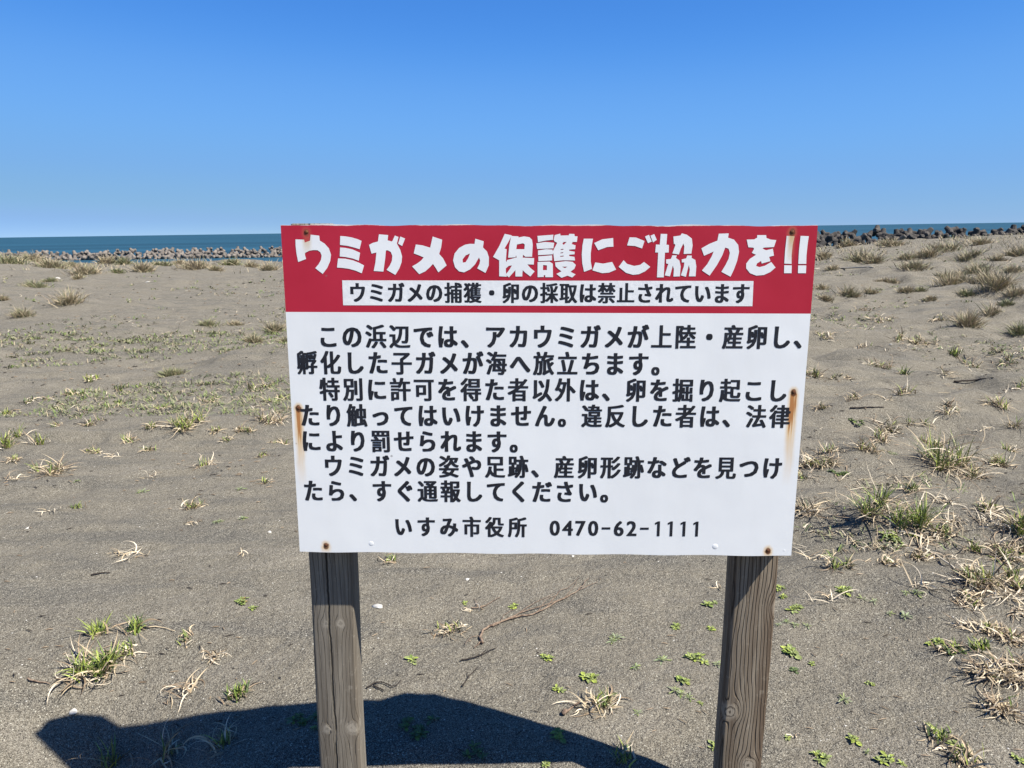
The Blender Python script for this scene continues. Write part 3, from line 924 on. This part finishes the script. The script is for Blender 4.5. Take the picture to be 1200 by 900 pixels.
def tangle(px, py, wpx, seed, n=14, ang=None, mats=('dry2', 'dry1', 'dry3')):
    """dead pale leaves lying curled on the sand"""
    global GZ
    loc = ground(px, py); rnd = random.Random(seed * 13 + 5); GZ = ground_fn(loc)
    zd = zdepth(loc); wd = wpx * zd / 900; pxm = zd / 900
    m = MB()
    for i in range(int(n * 1.5)):
        bx, by = rnd.gauss(0, wd * .16), rnd.gauss(0, wd * .09)
        az = rnd.uniform(0, 6.283) if ang is None else ang + rnd.gauss(0, .6)
        blade(m, rnd, (bx, by, GZ(bx, by) + .002), az, R(rnd.uniform(0, 60)), wd * rnd.uniform(.25, .8), max(.0042, pxm * .75) * rnd.uniform(.6, 1.4),
              rnd.uniform(.5, 2.6), rnd.choice([0, 0, 1, 2]), 8, rnd.gauss(0, 2.0), twist=rnd.uniform(-1, 1))
    o = m.build('dead_leaf_tangle', [M[q] for q in mats], loc=loc)
    o['group'] = 'dead leaf tangles on the sand'
    o['category'] = 'dead plant'
    pending.append((px, py, 'pale dead leaf tangle', o))
    return o

def weed(px, py, wpx, seed, kind='weed', n=None, dark=False):
    """low rosette of small rounded leaves"""
    global GZ
    loc = ground(px, py); rnd = random.Random(seed * 17 + 3); GZ = ground_fn(loc)
    zd = zdepth(loc); wd = wpx * zd / 900
    m = MB()
    leafy = kind in ('weed', 'dark', 'red'); heads = max(2, int(wd / .018)) if leafy else max(1, int(wd / .04)); n = n or (11 if leafy else 17)
    for k in range(heads):
        cx, cy = (0, 0) if k == 0 else (rnd.uniform(-.36, .36) * wd, rnd.uniform(-.3, .3) * wd)
        rl = (min(wd * .5, .030) if leafy else min(wd * .5, .036)) * rnd.uniform(.65, 1.2) if heads > 1 else wd * .52
        for i in range(n):
            a = 2.4 * i + rnd.gauss(0, .2); f = (i + 1) / n
            L = rl * (.35 + .65 * f) * rnd.uniform(.6, 1.25); el = R(70 - 62 * f + rnd.uniform(-8, 14))
            wl = L * (.46 if leafy else .17) * rnd.uniform(.75, 1.25)
            c, s = math.cos(a), math.sin(a)
            pts = []; sides = []; ws = []
            p = Vector((cx, cy, GZ(cx, cy) + .002)); e = el
            for q, ww in enumerate((.15, .35, 1, .9, .1)):
                pts.append(p.copy()); sides.append(Vector((-s, c, rnd.uniform(-.15, .15)))); ws.append(wl * .5 * ww)
                p = p + Vector((c * math.cos(e), s * math.cos(e), math.sin(e))) * (L / 4); e -= .22
                g_ = GZ(p.x, p.y) + .003
                if p.z < g_: p.z = g_
            u = rnd.random()
            m.ribbon(pts, sides, ws, 0 if u < .55 else (1 if u < .92 else 2))
    mats = {'weed': [M['weed'], M['grn2'], M['grn1']], 'weed2': [M['weed2'], M['weed'], M['grn1']], 'red': [M['weed'], M['grn1'], M['red']],
            'dark': [M['grn3'], M['grn1'], M['grn3']]}[kind]
    o = m.build('rosette_weed', mats, loc=loc)
    o['group'] = 'low weeds on the sand'
    o['category'] = 'weed'
    pending.append((px, py, {'weed': 'bright green rosette weed', 'weed2': 'silvery narrow leaved weed', 'red': 'reddish and green weed', 'dark': 'dark green leafy weed'}[kind], o))
    return o

TUFTS = [(14, 309, 40, 'green', .4), (62, 314, 46, 'grey', .45), (105, 321, 38, 'tan', .62), (127, 308, 32, 'tan', .7), (167, 318, 27, 'tan', .65), (229, 314, 47, 'tan', .42),
         (272, 311, 30, 'green', .35), (316, 317, 24, 'tan', .55), (42, 337, 34, 'green', .45), (77, 356, 36, 'tan', .58), (27, 371, 30, 'grey', .5), (2, 352, 16, 'tan', .6),
         (322, 387, 30, 'grey', .55), (300, 400, 26, 'grey', .5), (335, 402, 18, 'grey', .5), (190, 311, 26, 'green', .3), (86, 312, 20, 'grey', .4), (248, 381, 34, 'green', .25), (276, 381, 28, 'tan', .28), (202, 440, 34, 'green', .42),
         (965, 303, 22, 'tan', .6), (1007, 307, 48, 'grey', .5), (1070, 314, 46, 'grey', .26), (1110, 293, 50, 'grey', .3), (1190, 300, 36, 'tan', .5), (1045, 288, 38, 'tan', .4), (1150, 287, 44, 'tan', .35), (990, 289, 26, 'tan', .5),
         (1118, 333, 56, 'tan', .42), (1165, 338, 52, 'tan', .5), (1140, 320, 60, 'grey', .25), (996, 348, 28, 'grey', .75), (1062, 342, 24, 'tan', .35), (1077, 341, 18, 'green', .4), (964, 339, 20, 'tan', .4), (1040, 331, 40, 'tan', .2),
         (1132, 382, 34, 'tan', .75), (1160, 368, 28, 'tan', .6), (1194, 390, 26, 'green', .7), (1188, 318, 26, 'tan', .4),
         (1022, 309, 30, 'tan', .5), (1086, 300, 34, 'tan', .4), (1135, 302, 40, 'grey', .35), (1165, 306, 30, 'tan', .4), (1062, 303, 26, 'grey', .4), (975, 316, 20, 'tan', .4), (1150, 331, 34, 'tan', .55), (1108, 327, 30, 'grey', .4),
         (1020, 343, 18, 'tan', .5), (1090, 352, 20, 'tan', .45), (1190, 345, 30, 'tan', .5), (1130, 346, 24, 'green', .4), (968, 352, 16, 'tan', .5), (1178, 358, 22, 'green', .4),
         (148, 309, 24, 'green', .4), (40, 306, 30, 'tan', .45), (212, 309, 20, 'tan', .4), (296, 313, 26, 'tan', .35), (90, 327, 18, 'tan', .5), (140, 320, 18, 'green', .4), (60, 330, 22, 'green', .35), (252, 317, 20, 'tan', .4)]
for i, (px, py, wp, tone, hk) in enumerate(TUFTS):
    tuft(px, py, wp, tone, hk, 1.0, 100 + i)

# (px, py, width, greens, drys, height factor)
SEDGES = [(28, 519, 54, 60, 34, .40), (60, 553, 52, 20, 60, .45), (212, 501, 72, 70, 60, .30), (152, 518, 24, 14, 20, .5), (237, 546, 30, 8, 26, .6), (325, 495, 40, 8, 50, .55),
          (228, 595, 24, 16, 24, .65), (92, 597, 22, 14, 4, .4), (266, 515, 20, 10, 16, .5), (62, 500, 22, 10, 16, .5), (112, 496, 34, 6, 24, .35), (312, 566, 18, 12, 12, .6),
          (138, 738, 60, 60, 8, .48), (112, 780, 78, 84, 34, .48), (200, 748, 28, 8, 12, .55), (268, 815, 44, 34, 16, .40), (150, 770, 34, 18, 12, .5), (135, 895, 34, 14, 4, 1.2),
          (195, 886, 60, 4, 16, .6), (258, 868, 46, 10, 14, .7), 
          (1122, 548, 66, 60, 70, .85), (1060, 612, 100, 110, 60, .42), (1012, 527, 40, 10, 44, .55), (965, 545, 52, 22, 56, .4), (1050, 505, 34, 16, 34, .5), (950, 597, 40, 2, 34, .55),
          (1190, 628, 50, 50, 50, .8), (985, 662, 44, 26, 30, .45), (1165, 688, 70, 40, 70, .45), (1180, 790, 60, 6, 110, .5), (1145, 770, 34, 30, 10, .6), (1100, 770, 40, 10, 24, .4), (1185, 650, 40, 12, 40, .5),
          (1135, 682, 40, 20, 40, .5), (1130, 890, 60, 10, 30, .5), (1086, 868, 30, 26, 14, .5), (700, 826, 44, 20, 30, .55), (748, 893, 50, 16, 4, .5), (532, 744, 50, 6, 26, .35),
          (950, 440, 40, 22, 40, .4), (985, 445, 30, 8, 30, .4), (1035, 432, 44, 16, 44, .35), (1062, 438, 20, 16, 4, .8), (1108, 440, 16, 2, 14, 1.0), (1060, 400, 50, 14, 46, .3), (1080, 402, 28, 4, 30, .4),
          (1118, 416, 30, 26, 10, .5), (1165, 476, 50, 14, 44, .4), (1192, 530, 26, 10, 24, .6), (1015, 364, 24, 2, 20, .4), (1060, 462, 30, 6, 26, .6), (1010, 407, 22, 2, 16, .4), (1195, 455, 22, 8, 20, .6), (1075, 500, 24, 10, 18, .6),
          (470, 660, 34, 14, 8, .3),
         (1150, 560, 50, 16, 50, .45), (1090, 520, 30, 8, 30, .5), (1170, 545, 44, 24, 40, .5), (1075, 575, 34, 20, 20, .5), (1150, 600, 40, 20, 44, .5), (1110, 630, 50, 14, 50, .35), (1080, 655, 44, 10, 40, .35), (1035, 660, 40, 8, 36, .35), (1175, 655, 50, 20, 50, .45),
         (1198, 690, 40, 16, 50, .5), (1140, 705, 44, 6, 50, .4), (1196, 750, 40, 6, 70, .5), (1160, 740, 40, 10, 50, .45), (1185, 825, 50, 4, 70, .45), (1150, 650, 30, 20, 14, .5), (970, 530, 40, 12, 40, .45), (1030, 515, 40, 12, 40, .45), (940, 560, 30, 14, 30, .5),
         (960, 480, 28, 8, 26, .4), (1110, 480, 36, 8, 34, .4), (1140, 430, 34, 8, 34, .4), (1180, 425, 34, 12, 34, .4), (960, 395, 26, 6, 24, .4), (1100, 375, 24, 6, 22, .5), (1030, 375, 24, 4, 22, .4), (1185, 500, 34, 8, 36, .5), (1000, 470, 30, 6, 28, .4),
         (95, 462, 40, 30, 24, .25), (130, 474, 34, 26, 22, .28), (190, 478, 30, 14, 26, .35), (170, 500, 30, 20, 24, .35), (300, 455, 36, 16, 34, .35), (330, 470, 30, 14, 30, .4), (295, 505, 30, 14, 24, .4), (15, 485, 34, 20, 26, .3), (40, 470, 30, 14, 24, .3), (110, 445, 36, 24, 20, .25),
         (150, 455, 28, 20, 16, .3), (245, 470, 26, 12, 22, .35), (250, 508, 30, 18, 24, .35), (180, 528, 24, 10, 20, .4), (105, 530, 30, 12, 24, .35), (310, 535, 24, 12, 18, .4), (330, 520, 26, 10, 26, .4), (10, 540, 30, 8, 26, .35), (70, 480, 28, 16, 20, .3)]
for i, (px, py, wp, ng, nd, hk) in enumerate(SEDGES):
    sedge(px, py, wp, ng, nd, 300 + i, hk, 'yellow' if i in (0, 2) else 'mid')

TANGLES = [(150, 652, 40, 16), (250, 772, 34, 20), (220, 812, 50, 16), (178, 560, 26, 10), (225, 614, 22, 10), (95, 800, 60, 16), (555, 716, 30, 5), (690, 832, 50, 12), (1120, 612, 40, 18), (1130, 735, 30, 16),
           (975, 704, 54, 8), (1140, 665, 60, 12), (15, 562, 40, 10), (132, 535, 30, 10), (285, 650, 26, 6), (1160, 640, 46, 14), (960, 655, 40, 10), (1100, 655, 40, 8), (1195, 720, 40, 24), (1170, 830, 34, 12), (1110, 880, 30, 6), (1040, 470, 30, 10), (1150, 505, 30, 10), (930, 865, 20, 4), (60, 600, 26, 6), (300, 480, 22, 8), (840, 690, 18, 4), (1180, 700, 70, 30), (1150, 790, 60, 24), (1196, 800, 50, 34), (1080, 690, 50, 12), (1110, 590, 50, 18), (1030, 600, 44, 14), (1160, 615, 60, 20), (950, 545, 44, 20), (1040, 505, 50, 20), (1130, 560, 60, 22)]
for i, (px, py, wp, n) in enumerate(TANGLES):
    tangle(px, py, wp, i, n)

WEEDS = [(286, 703, 26, 'red'), (298, 713, 14, 'weed'), (600, 713, 14, 'weed'), (482, 774, 16, 'weed'), (640, 773, 20, 'weed'), (652, 809, 17, 'weed'), (692, 797, 30, 'weed'), (718, 753, 26, 'weed2'), (794, 734, 24, 'weed'),
         (655, 862, 26, 'weed'), (833, 709, 16, 'weed'), (832, 740, 12, 'weed'), (745, 783, 20, 'weed2'), (776, 775, 22, 'weed2'), (814, 774, 32, 'weed'), (792, 812, 44, 'weed2'), (802, 800, 24, 'weed'), (747, 836, 16, 'weed2'), (822, 826, 10, 'weed'), (840, 780, 18, 'weed2'),
         (915, 690, 18, 'weed'), (934, 714, 20, 'weed'), (931, 734, 26, 'weed2'), (927, 762, 28, 'weed'), (932, 788, 18, 'dark'), (951, 780, 12, 'weed'), (989, 822, 26, 'weed2'), (1022, 804, 12, 'weed'), (998, 868, 20, 'weed'), (966, 890, 30, 'weed'), (924, 868, 12, 'weed'),
         (989, 692, 26, 'weed'), (1024, 706, 32, 'weed2'), (1074, 696, 32, 'weed2'), (1060, 724, 24, 'weed2'), (1042, 721, 14, 'weed2'), (1096, 756, 24, 'weed'), (1120, 764, 26, 'dark'), (1045, 630, 34, 'weed'), (985, 556, 24, 'dark'), (1042, 530, 30, 'weed2'), (1003, 494, 20, 'dark'),
         (258, 612, 22, 'weed2'), (286, 608, 20, 'weed2'), (282, 574, 14, 'weed2'), (162, 578, 16, 'weed2'), (90, 566, 12, 'weed2'), (355, 850, 50, 'dark'), (490, 856, 48, 'dark'), (560, 882, 34, 'dark'), (640, 897, 18, 'weed'), (1042, 893, 34, 'weed'), (1195, 893, 20, 'weed'), (1125, 878, 20, 'weed'), (918, 700, 12, 'weed'), (946, 735, 14, 'weed2'), (545, 708, 10, 'weed'), (912, 733, 12, 'weed2'), (838, 880, 18, 'weed'), (1072, 630, 14, 'weed'), (1016, 885, 14, 'weed2')]
for i, (px, py, wp, kd) in enumerate(WEEDS):
    weed(px, py, wp, i, kd)

# labels: look first, then the place, then the order from the left where several alike share one place
byk = {}
for (px, py, desc, o) in pending:
    byk.setdefault((desc, region(px, py)), []).append((px, py, o))
for (desc, reg), lst in byk.items():
    lst.sort(key=lambda q: q[0])
    for i, (px, py, o) in enumerate(lst):
        lab = desc + ', ' + reg
        if len(lst) > 1: lab = ORD[min(i, 19)] + ' ' + desc + ' from the left, ' + reg
        o['label'] = lab

# ------------------------------------------------------------------ driftwood, shells, litter
def wire(pts, lift=0.006):
    out = []
    for (px, py) in pts:
        x, y, z = ground(px, py); out.append(Vector((x, y, z + lift)))
    return out
def smooth_path(pts, sub=5, rnd=None, jit=.0):
    out = []
    n = len(pts)
    for i in range(n - 1):
        p0 = pts[max(i - 1, 0)]; p1 = pts[i]; p2 = pts[i + 1]; p3 = pts[min(i + 2, n - 1)]
        for k in range(sub):
            t = k / sub
            q = .5 * ((2 * p1) + (p2 - p0) * t + (2 * p0 - 5 * p1 + 4 * p2 - p3) * t * t + (3 * p1 - p0 - 3 * p2 + p3) * t ** 3)
            if rnd: q = q + Vector((rnd.gauss(0, jit), rnd.gauss(0, jit), abs(rnd.gauss(0, jit))))
            out.append(q)
    out.append(pts[-1])
    return out
def stick(name, label, cat, lines, mat, group=None):
    rnd = random.Random(label)
    first = wire([lines[0][0][0]])[0]
    m = MB()
    for pts, r0, r1 in lines:
        P = smooth_path(wire(pts), 5, rnd, r0 * .35)
        k = len(P)
        m.tube([p - first for p in P], [r0 + (r1 - r0) * i / (k - 1) for i in range(k)], 7)
    o = m.build(name, mat, smooth=True, loc=first)
    tag(o, label, cat, group)
    return o
stick('dead_branch', 'long reddish brown dead branch lying on the sand between the posts', 'branch',
      [([(566, 756), (564, 745), (577, 735), (600, 727), (630, 720), (655, 706), (677, 694), (690, 680)], .0055, .0014), ([(577, 736), (610, 721), (640, 711), (668, 700)], .0026, .0012),
       ([(640, 716), (655, 696), (666, 690), (678, 679)], .002, .0008), ([(600, 727), (622, 711), (650, 698)], .002, .0008), ([(566, 750), (556, 762)], .003, .0015),
       ([(660, 704), (672, 690), (676, 683)], .0014, .0007), ([(630, 720), (640, 705), (652, 700)], .0014, .0007), ([(585, 733), (592, 722), (604, 716)], .0016, .0008), ([(564, 748), (552, 750), (545, 757)], .0016, .0008), ([(677, 694), (700, 684)], .0018, .0008)], M['twig'])
stick('dark_twig', 'short black forked twig below the thick end of the dead branch', 'twig', [([(540, 777), (560, 772), (582, 762)], .003, .0015), ([(562, 771), (570, 764)], .002, .001)], M['black_twig'], 'small dark twigs')
stick('dark_twig', 'black crooked twig standing lowest below the dead branch between the posts', 'twig', [([(542, 806), (550, 796), (561, 783)], .003, .001), ([(549, 797), (548, 790)], .0015, .001)], M['black_twig'], 'small dark twigs')
stick('dead_branch', 'pale thin forked twig just above the dead branch between the posts', 'twig', [([(552, 714), (566, 713), (586, 702)], .0028, .0012), ([(560, 713), (556, 703)], .002, .001)], M['twig'])
stick('dark_twig', 'small dark twig heap on the sand right beside the left post', 'twig', [([(430, 808), (445, 801), (462, 806), (470, 800)], .003, .001), ([(438, 806), (450, 812)], .003, .002)], M['black_twig'], 'small dark twigs')
stick('dark_twig', 'black twig lying on sand left of the left post under the board corner', 'twig', [([(108, 676), (120, 674), (129, 673)], .004, .002)], M['black_twig'], 'small dark twigs')
stick('dead_leaf', 'single brown curled leaf left of the big green sedge clump at lower left', 'leaf', [([(33, 799), (45, 803), (59, 805)], .004, .0015)], M['twig'])
stick('dark_twig', 'black stick lying on the sand right of the board near the frame edge', 'twig', [([(1118, 449), (1145, 447), (1164, 444)], .010, .004)], M['black_twig'], 'small dark twigs')
stick('bamboo_pole', 'long pale bleached pole lying across the far sand right of the board', 'pole', [([(952, 316), (985, 315), (1024, 313.5)], .026, .02)], M['bamboo'])
stick('dark_twig', 'dark thin stick on the sand beside the right board edge', 'twig', [([(996, 480), (1015, 479), (1036, 478)], .006, .003)], M['black_twig'], 'small dark twigs')
stick('dead_stalk', 'pale bent dry stalk lying by the upper right sedge clumps', 'stalk', [([(1083, 645), (1100, 655), (1118, 668)], .005, .003)], M['dry2'])
stick('dead_stalk', 'pale dry stalk with a brown knob beside the central dry sedge clump', 'stalk', [([(662, 838), (675, 829), (690, 824)], .004, .0025), ([(660, 839), (664, 836)], .008, .006)], M['twig'])
stick('dead_stalk', 'thin long pale runner lying between two green tufts at lower left', 'stalk', [([(150, 745), (170, 738), (190, 738), (205, 742)], .003, .0015)], M['dry1'])

def shell(px, py, wpx, label, seed):
    rnd = random.Random(seed)
    x, y, z = ground(px, py); wd = wpx * zdepth((x, y, z)) / 900 * .5
    m = MB(); n = 10; rings = 4
    for i in range(rings + 1):
        f = i / rings
        for j in range(n):
            a = 2 * math.pi * j / n
            rr = wd * math.sin(f * math.pi / 2) * (1 + .18 * math.sin(3 * a + seed))
            m.v.append((rr * math.cos(a), rr * .7 * math.sin(a), wd * .45 * math.cos(f * math.pi / 2) - .002))
    for i in range(rings):
        for j in range(n):
            m.f.append((i * n + j, i * n + (j + 1) % n, (i + 1) * n + (j + 1) % n, (i + 1) * n + j)); m.m.append(0)
    o = m.build('shell', M['shell'], smooth=True, loc=(x, y, z))
    o.rotation_euler = (rnd.uniform(-.3, .3), rnd.uniform(-.3, .3), rnd.uniform(0, 6))
    tag(o, label, 'shell', 'white shells on the sand')
for i, a in enumerate([(443, 711, 15, 'largest white shell fragment, on the sand right of the left post'), (548, 680, 7, 'small white shell just under the board, between the posts'), (672, 652, 5, 'tiny white shell tight under the lower board edge'),
                       (86, 834, 13, 'white broken shell at the left tip of the board shadow'), (316, 624, 6, 'white shell on the bare sand left of the lower white panel'), (32, 619, 5, 'tiny pale shell on bare sand near the left frame edge'),
                       (173, 331, 5, 'white shell on far sand below the dune crest tufts'), (68, 326, 5, 'pale shell far left beside the dune crest tufts'), (1044, 404, 5, 'white shell on the sand right of the red panel')]):
    shell(*a, i)

# countless small things
def scatter(name, label, cat, spots, fn, mats):
    m = MB()
    for s in spots: fn(m, *s)
    o = m.build(name, mats)
    tag(o, label, cat, kind='stuff')
rnd = random.Random(77)
def xy_in(n, box, clump=.5, seed=1):
    g = np.random.RandomState(seed)
    k = n * 10
    px = g.uniform(box[0], box[1], k); py = g.uniform(box[2], box[3], k); cut = clump * g.uniform(.6, 1.4, k) - .25
    D = FWD[None] + RT[None] * ((px - 600) / 900)[:, None] + UP[None] * ((450 - py) / 900)[:, None]
    z = np.zeros(k)
    for _ in range(4):
        P = EYE[None] + D * ((z - EYE[2]) / np.minimum(D[:, 2], -.004))[:, None]
        z = hgt(P[:, 0], P[:, 1])
    x, y = P[:, 0], P[:, 1]
    ok = (vnoise(x * .55 + 9, y * .55, 31) + .35 * vnoise(x * 1.7, y * 1.7, 33) >= cut) & (y < 46) & (y > 1)
    return list(zip(x[ok][:n].tolist(), y[ok][:n].tolist()))
def sprout(m, x, y):
    z = h1(x, y); zd = math.hypot(x, y); pm = zd / 900
    for i in range(rnd.randint(3, 7)):
        a = rnd.uniform(0, 6.28); bx, by = x + rnd.gauss(0, .03), y + rnd.gauss(0, .03)
        L = rnd.uniform(.02, .065) + pm * 1.5; wv = max(.006, pm * .85)
        p = Vector((bx, by, z + .002)); d = Vector((math.cos(a), math.sin(a), rnd.uniform(.2, 1.2))).normalized(); s = Vector((-math.sin(a), math.cos(a), 0))
        m.ribbon([p, p + d * L * .6, p + d * L + Vector((0, 0, -.01))], [s, s, s], [wv * .4, wv * .5, wv * .08], rnd.choice([0, 0, 1, 2, 3]))
def litter(m, x, y):
    z = h1(x, y); zd = math.hypot(x, y); pm = zd / 900
    a = rnd.uniform(0, 6.28); L = rnd.uniform(.03, .12) + pm * 2; wv = max(.004, pm * .6)
    p = Vector((x, y, z + .004)); d = Vector((math.cos(a), math.sin(a), rnd.uniform(0, .5))); s = Vector((-math.sin(a), math.cos(a), .2))
    d2 = Vector((math.cos(a + rnd.uniform(-1, 1)), math.sin(a), rnd.uniform(-.2, .2)))
    m.ribbon([p, p + d * L * .5, p + d * L * .5 + d2 * L * .4], [s, s, s], [wv * .5, wv * .5, wv * .1], rnd.choice([0, 0, 1, 1, 2]))
def grain(m, x, y):
    z = h1(x, y); pm = math.hypot(x, y) / 900; s = rnd.uniform(.0014, .0036) + pm * .2
    b = len(m.v); a = rnd.uniform(0, 3)
    for (ux, uy, uz) in ((1, 0, .2), (0, 1, .2), (-1, 0, .2), (0, -1, .2), (0, 0, 1), (0, 0, -.4)):
        m.v.append((x + s * (ux * math.cos(a) - uy * math.sin(a)) * rnd.uniform(.7, 1.3), y + s * (ux * math.sin(a) + uy * math.cos(a)), z + s * uz * .7))
    mi = rnd.choice([0, 0, 1])
    for q in ((0, 1, 4), (1, 2, 4), (2, 3, 4), (3, 0, 4), (1, 0, 5), (2, 1, 5), (3, 2, 5), (0, 3, 5)):
        m.f.append(tuple(b + i for i in q)); m.m.append(mi)
sp = xy_in(1150, (-30, 345, 390, 565), .25, 1) + xy_in(260, (345, 930, 330, 600), .35, 7) + xy_in(130, (-30, 345, 560, 640), .7, 2) + xy_in(260, (-20, 345, 318, 405), .35, 3) + xy_in(320, (930, 1220, 290, 480), .3, 4) + xy_in(60, (930, 1220, 480, 700), .6, 5) + xy_in(30, (430, 850, 660, 880), .6, 6)
scatter('ground_cover', 'sparse low green sprouts scattered over the sand', 'ground cover', sp, sprout, [M['gry'], M['grn1'], M['grn3'], M['tan']])
sp = xy_in(520, (930, 1225, 300, 560), .2, 11) + xy_in(160, (940, 1225, 560, 860), .6, 12) + xy_in(340, (-30, 345, 330, 580), .35, 13) + xy_in(200, (345, 930, 330, 600), .35, 16) + xy_in(60, (-20, 345, 580, 800), .7, 14) + xy_in(30, (430, 850, 655, 880), .5, 15)
scatter('grass_litter', 'short bits of dead straw strewn over the sand', 'straw litter', sp, litter, [M['dry1'], M['dry2'], M['dry3']])
sp = xy_in(260, (-20, 1220, 640, 940), -.5, 21) + xy_in(200, (-20, 345, 330, 640), -.5, 22) + xy_in(140, (930, 1220, 330, 640), -.5, 23)
sp = xy_in(520, (-30, 345, 325, 560), -.3, 31) + xy_in(110, (-30, 345, 560, 860), -.5, 32) + xy_in(260, (930, 1225, 330, 640), -.2, 33) + xy_in(40, (430, 850, 655, 890), -.6, 34) + xy_in(60, (930, 1225, 640, 890), -.4, 35)
def crumb(m, x, y):
    z = h1(x, y); pm = math.hypot(x, y) / 900
    a = rnd.gauss(0, .7); L = rnd.uniform(.006, .03) + pm * rnd.uniform(.6, 2.6)
    P = [Vector((x + L * q * math.cos(a), y + L * q * math.sin(a), z + .004 + pm * .3 * (1 if q == .5 else 0))) for q in (0, .5, 1)]
    m.tube(P, [.0006 + pm * .15, .001 + pm * .38, .0005 + pm * .12], 4, rnd.choice([0, 1, 1]))
scatter('plant_debris', 'dark crumbs of dead plants and twigs scattered over the sand', 'plant debris', sp, crumb, [M['black_twig'], M['dry3']])
sp = xy_in(260, (-20, 1220, 640, 940), -.5, 21) + xy_in(200, (-20, 345, 330, 640), -.5, 22) + xy_in(140, (930, 1220, 330, 640), -.5, 23)
scatter('shell_grit', 'tiny shell chips and dark pebbles scattered over the sand', 'grit', sp, grain, [M['shell'], M['black_twig']])
def crest(m, x, y):
    z = h1(x, y); pm = y / 900
    for i in range(7):
        a = rnd.uniform(0, 6.28); bx, by = x + rnd.gauss(0, .25), y + rnd.gauss(0, .25)
        L = rnd.uniform(.12, .34); wv = pm * .6
        p = Vector((bx, by, h1(bx, by) - .01)); d = Vector((math.cos(a) * .5, math.sin(a) * .5, rnd.uniform(.5, 1))).normalized(); s = Vector((-math.sin(a), math.cos(a), 0))
        m.ribbon([p, p + d * L * .6, p + d * L + Vector((math.cos(a), math.sin(a), -.3)) * L * .15], [s, s, s], [wv * .5, wv * .45, wv * .08], rnd.choice([0, 0, 0, 1, 2, 2]))
sp = []
for i in range(520):
    y = rnd.uniform(30, 50); ax = rnd.choice([rnd.uniform(-.78, .1), rnd.uniform(.2, .78)])
    x = ax * y
    if ax < 0 and vnoise(np.array([x * .3]), np.array([y * .3]), 41)[0] < .0: continue
    sp.append((x, y))
scatter('dune_grass', 'thin band of straw coloured grass along the dune crest', 'dune grass', sp, crest, [M['tan'], M['dry1'], M['gry']])
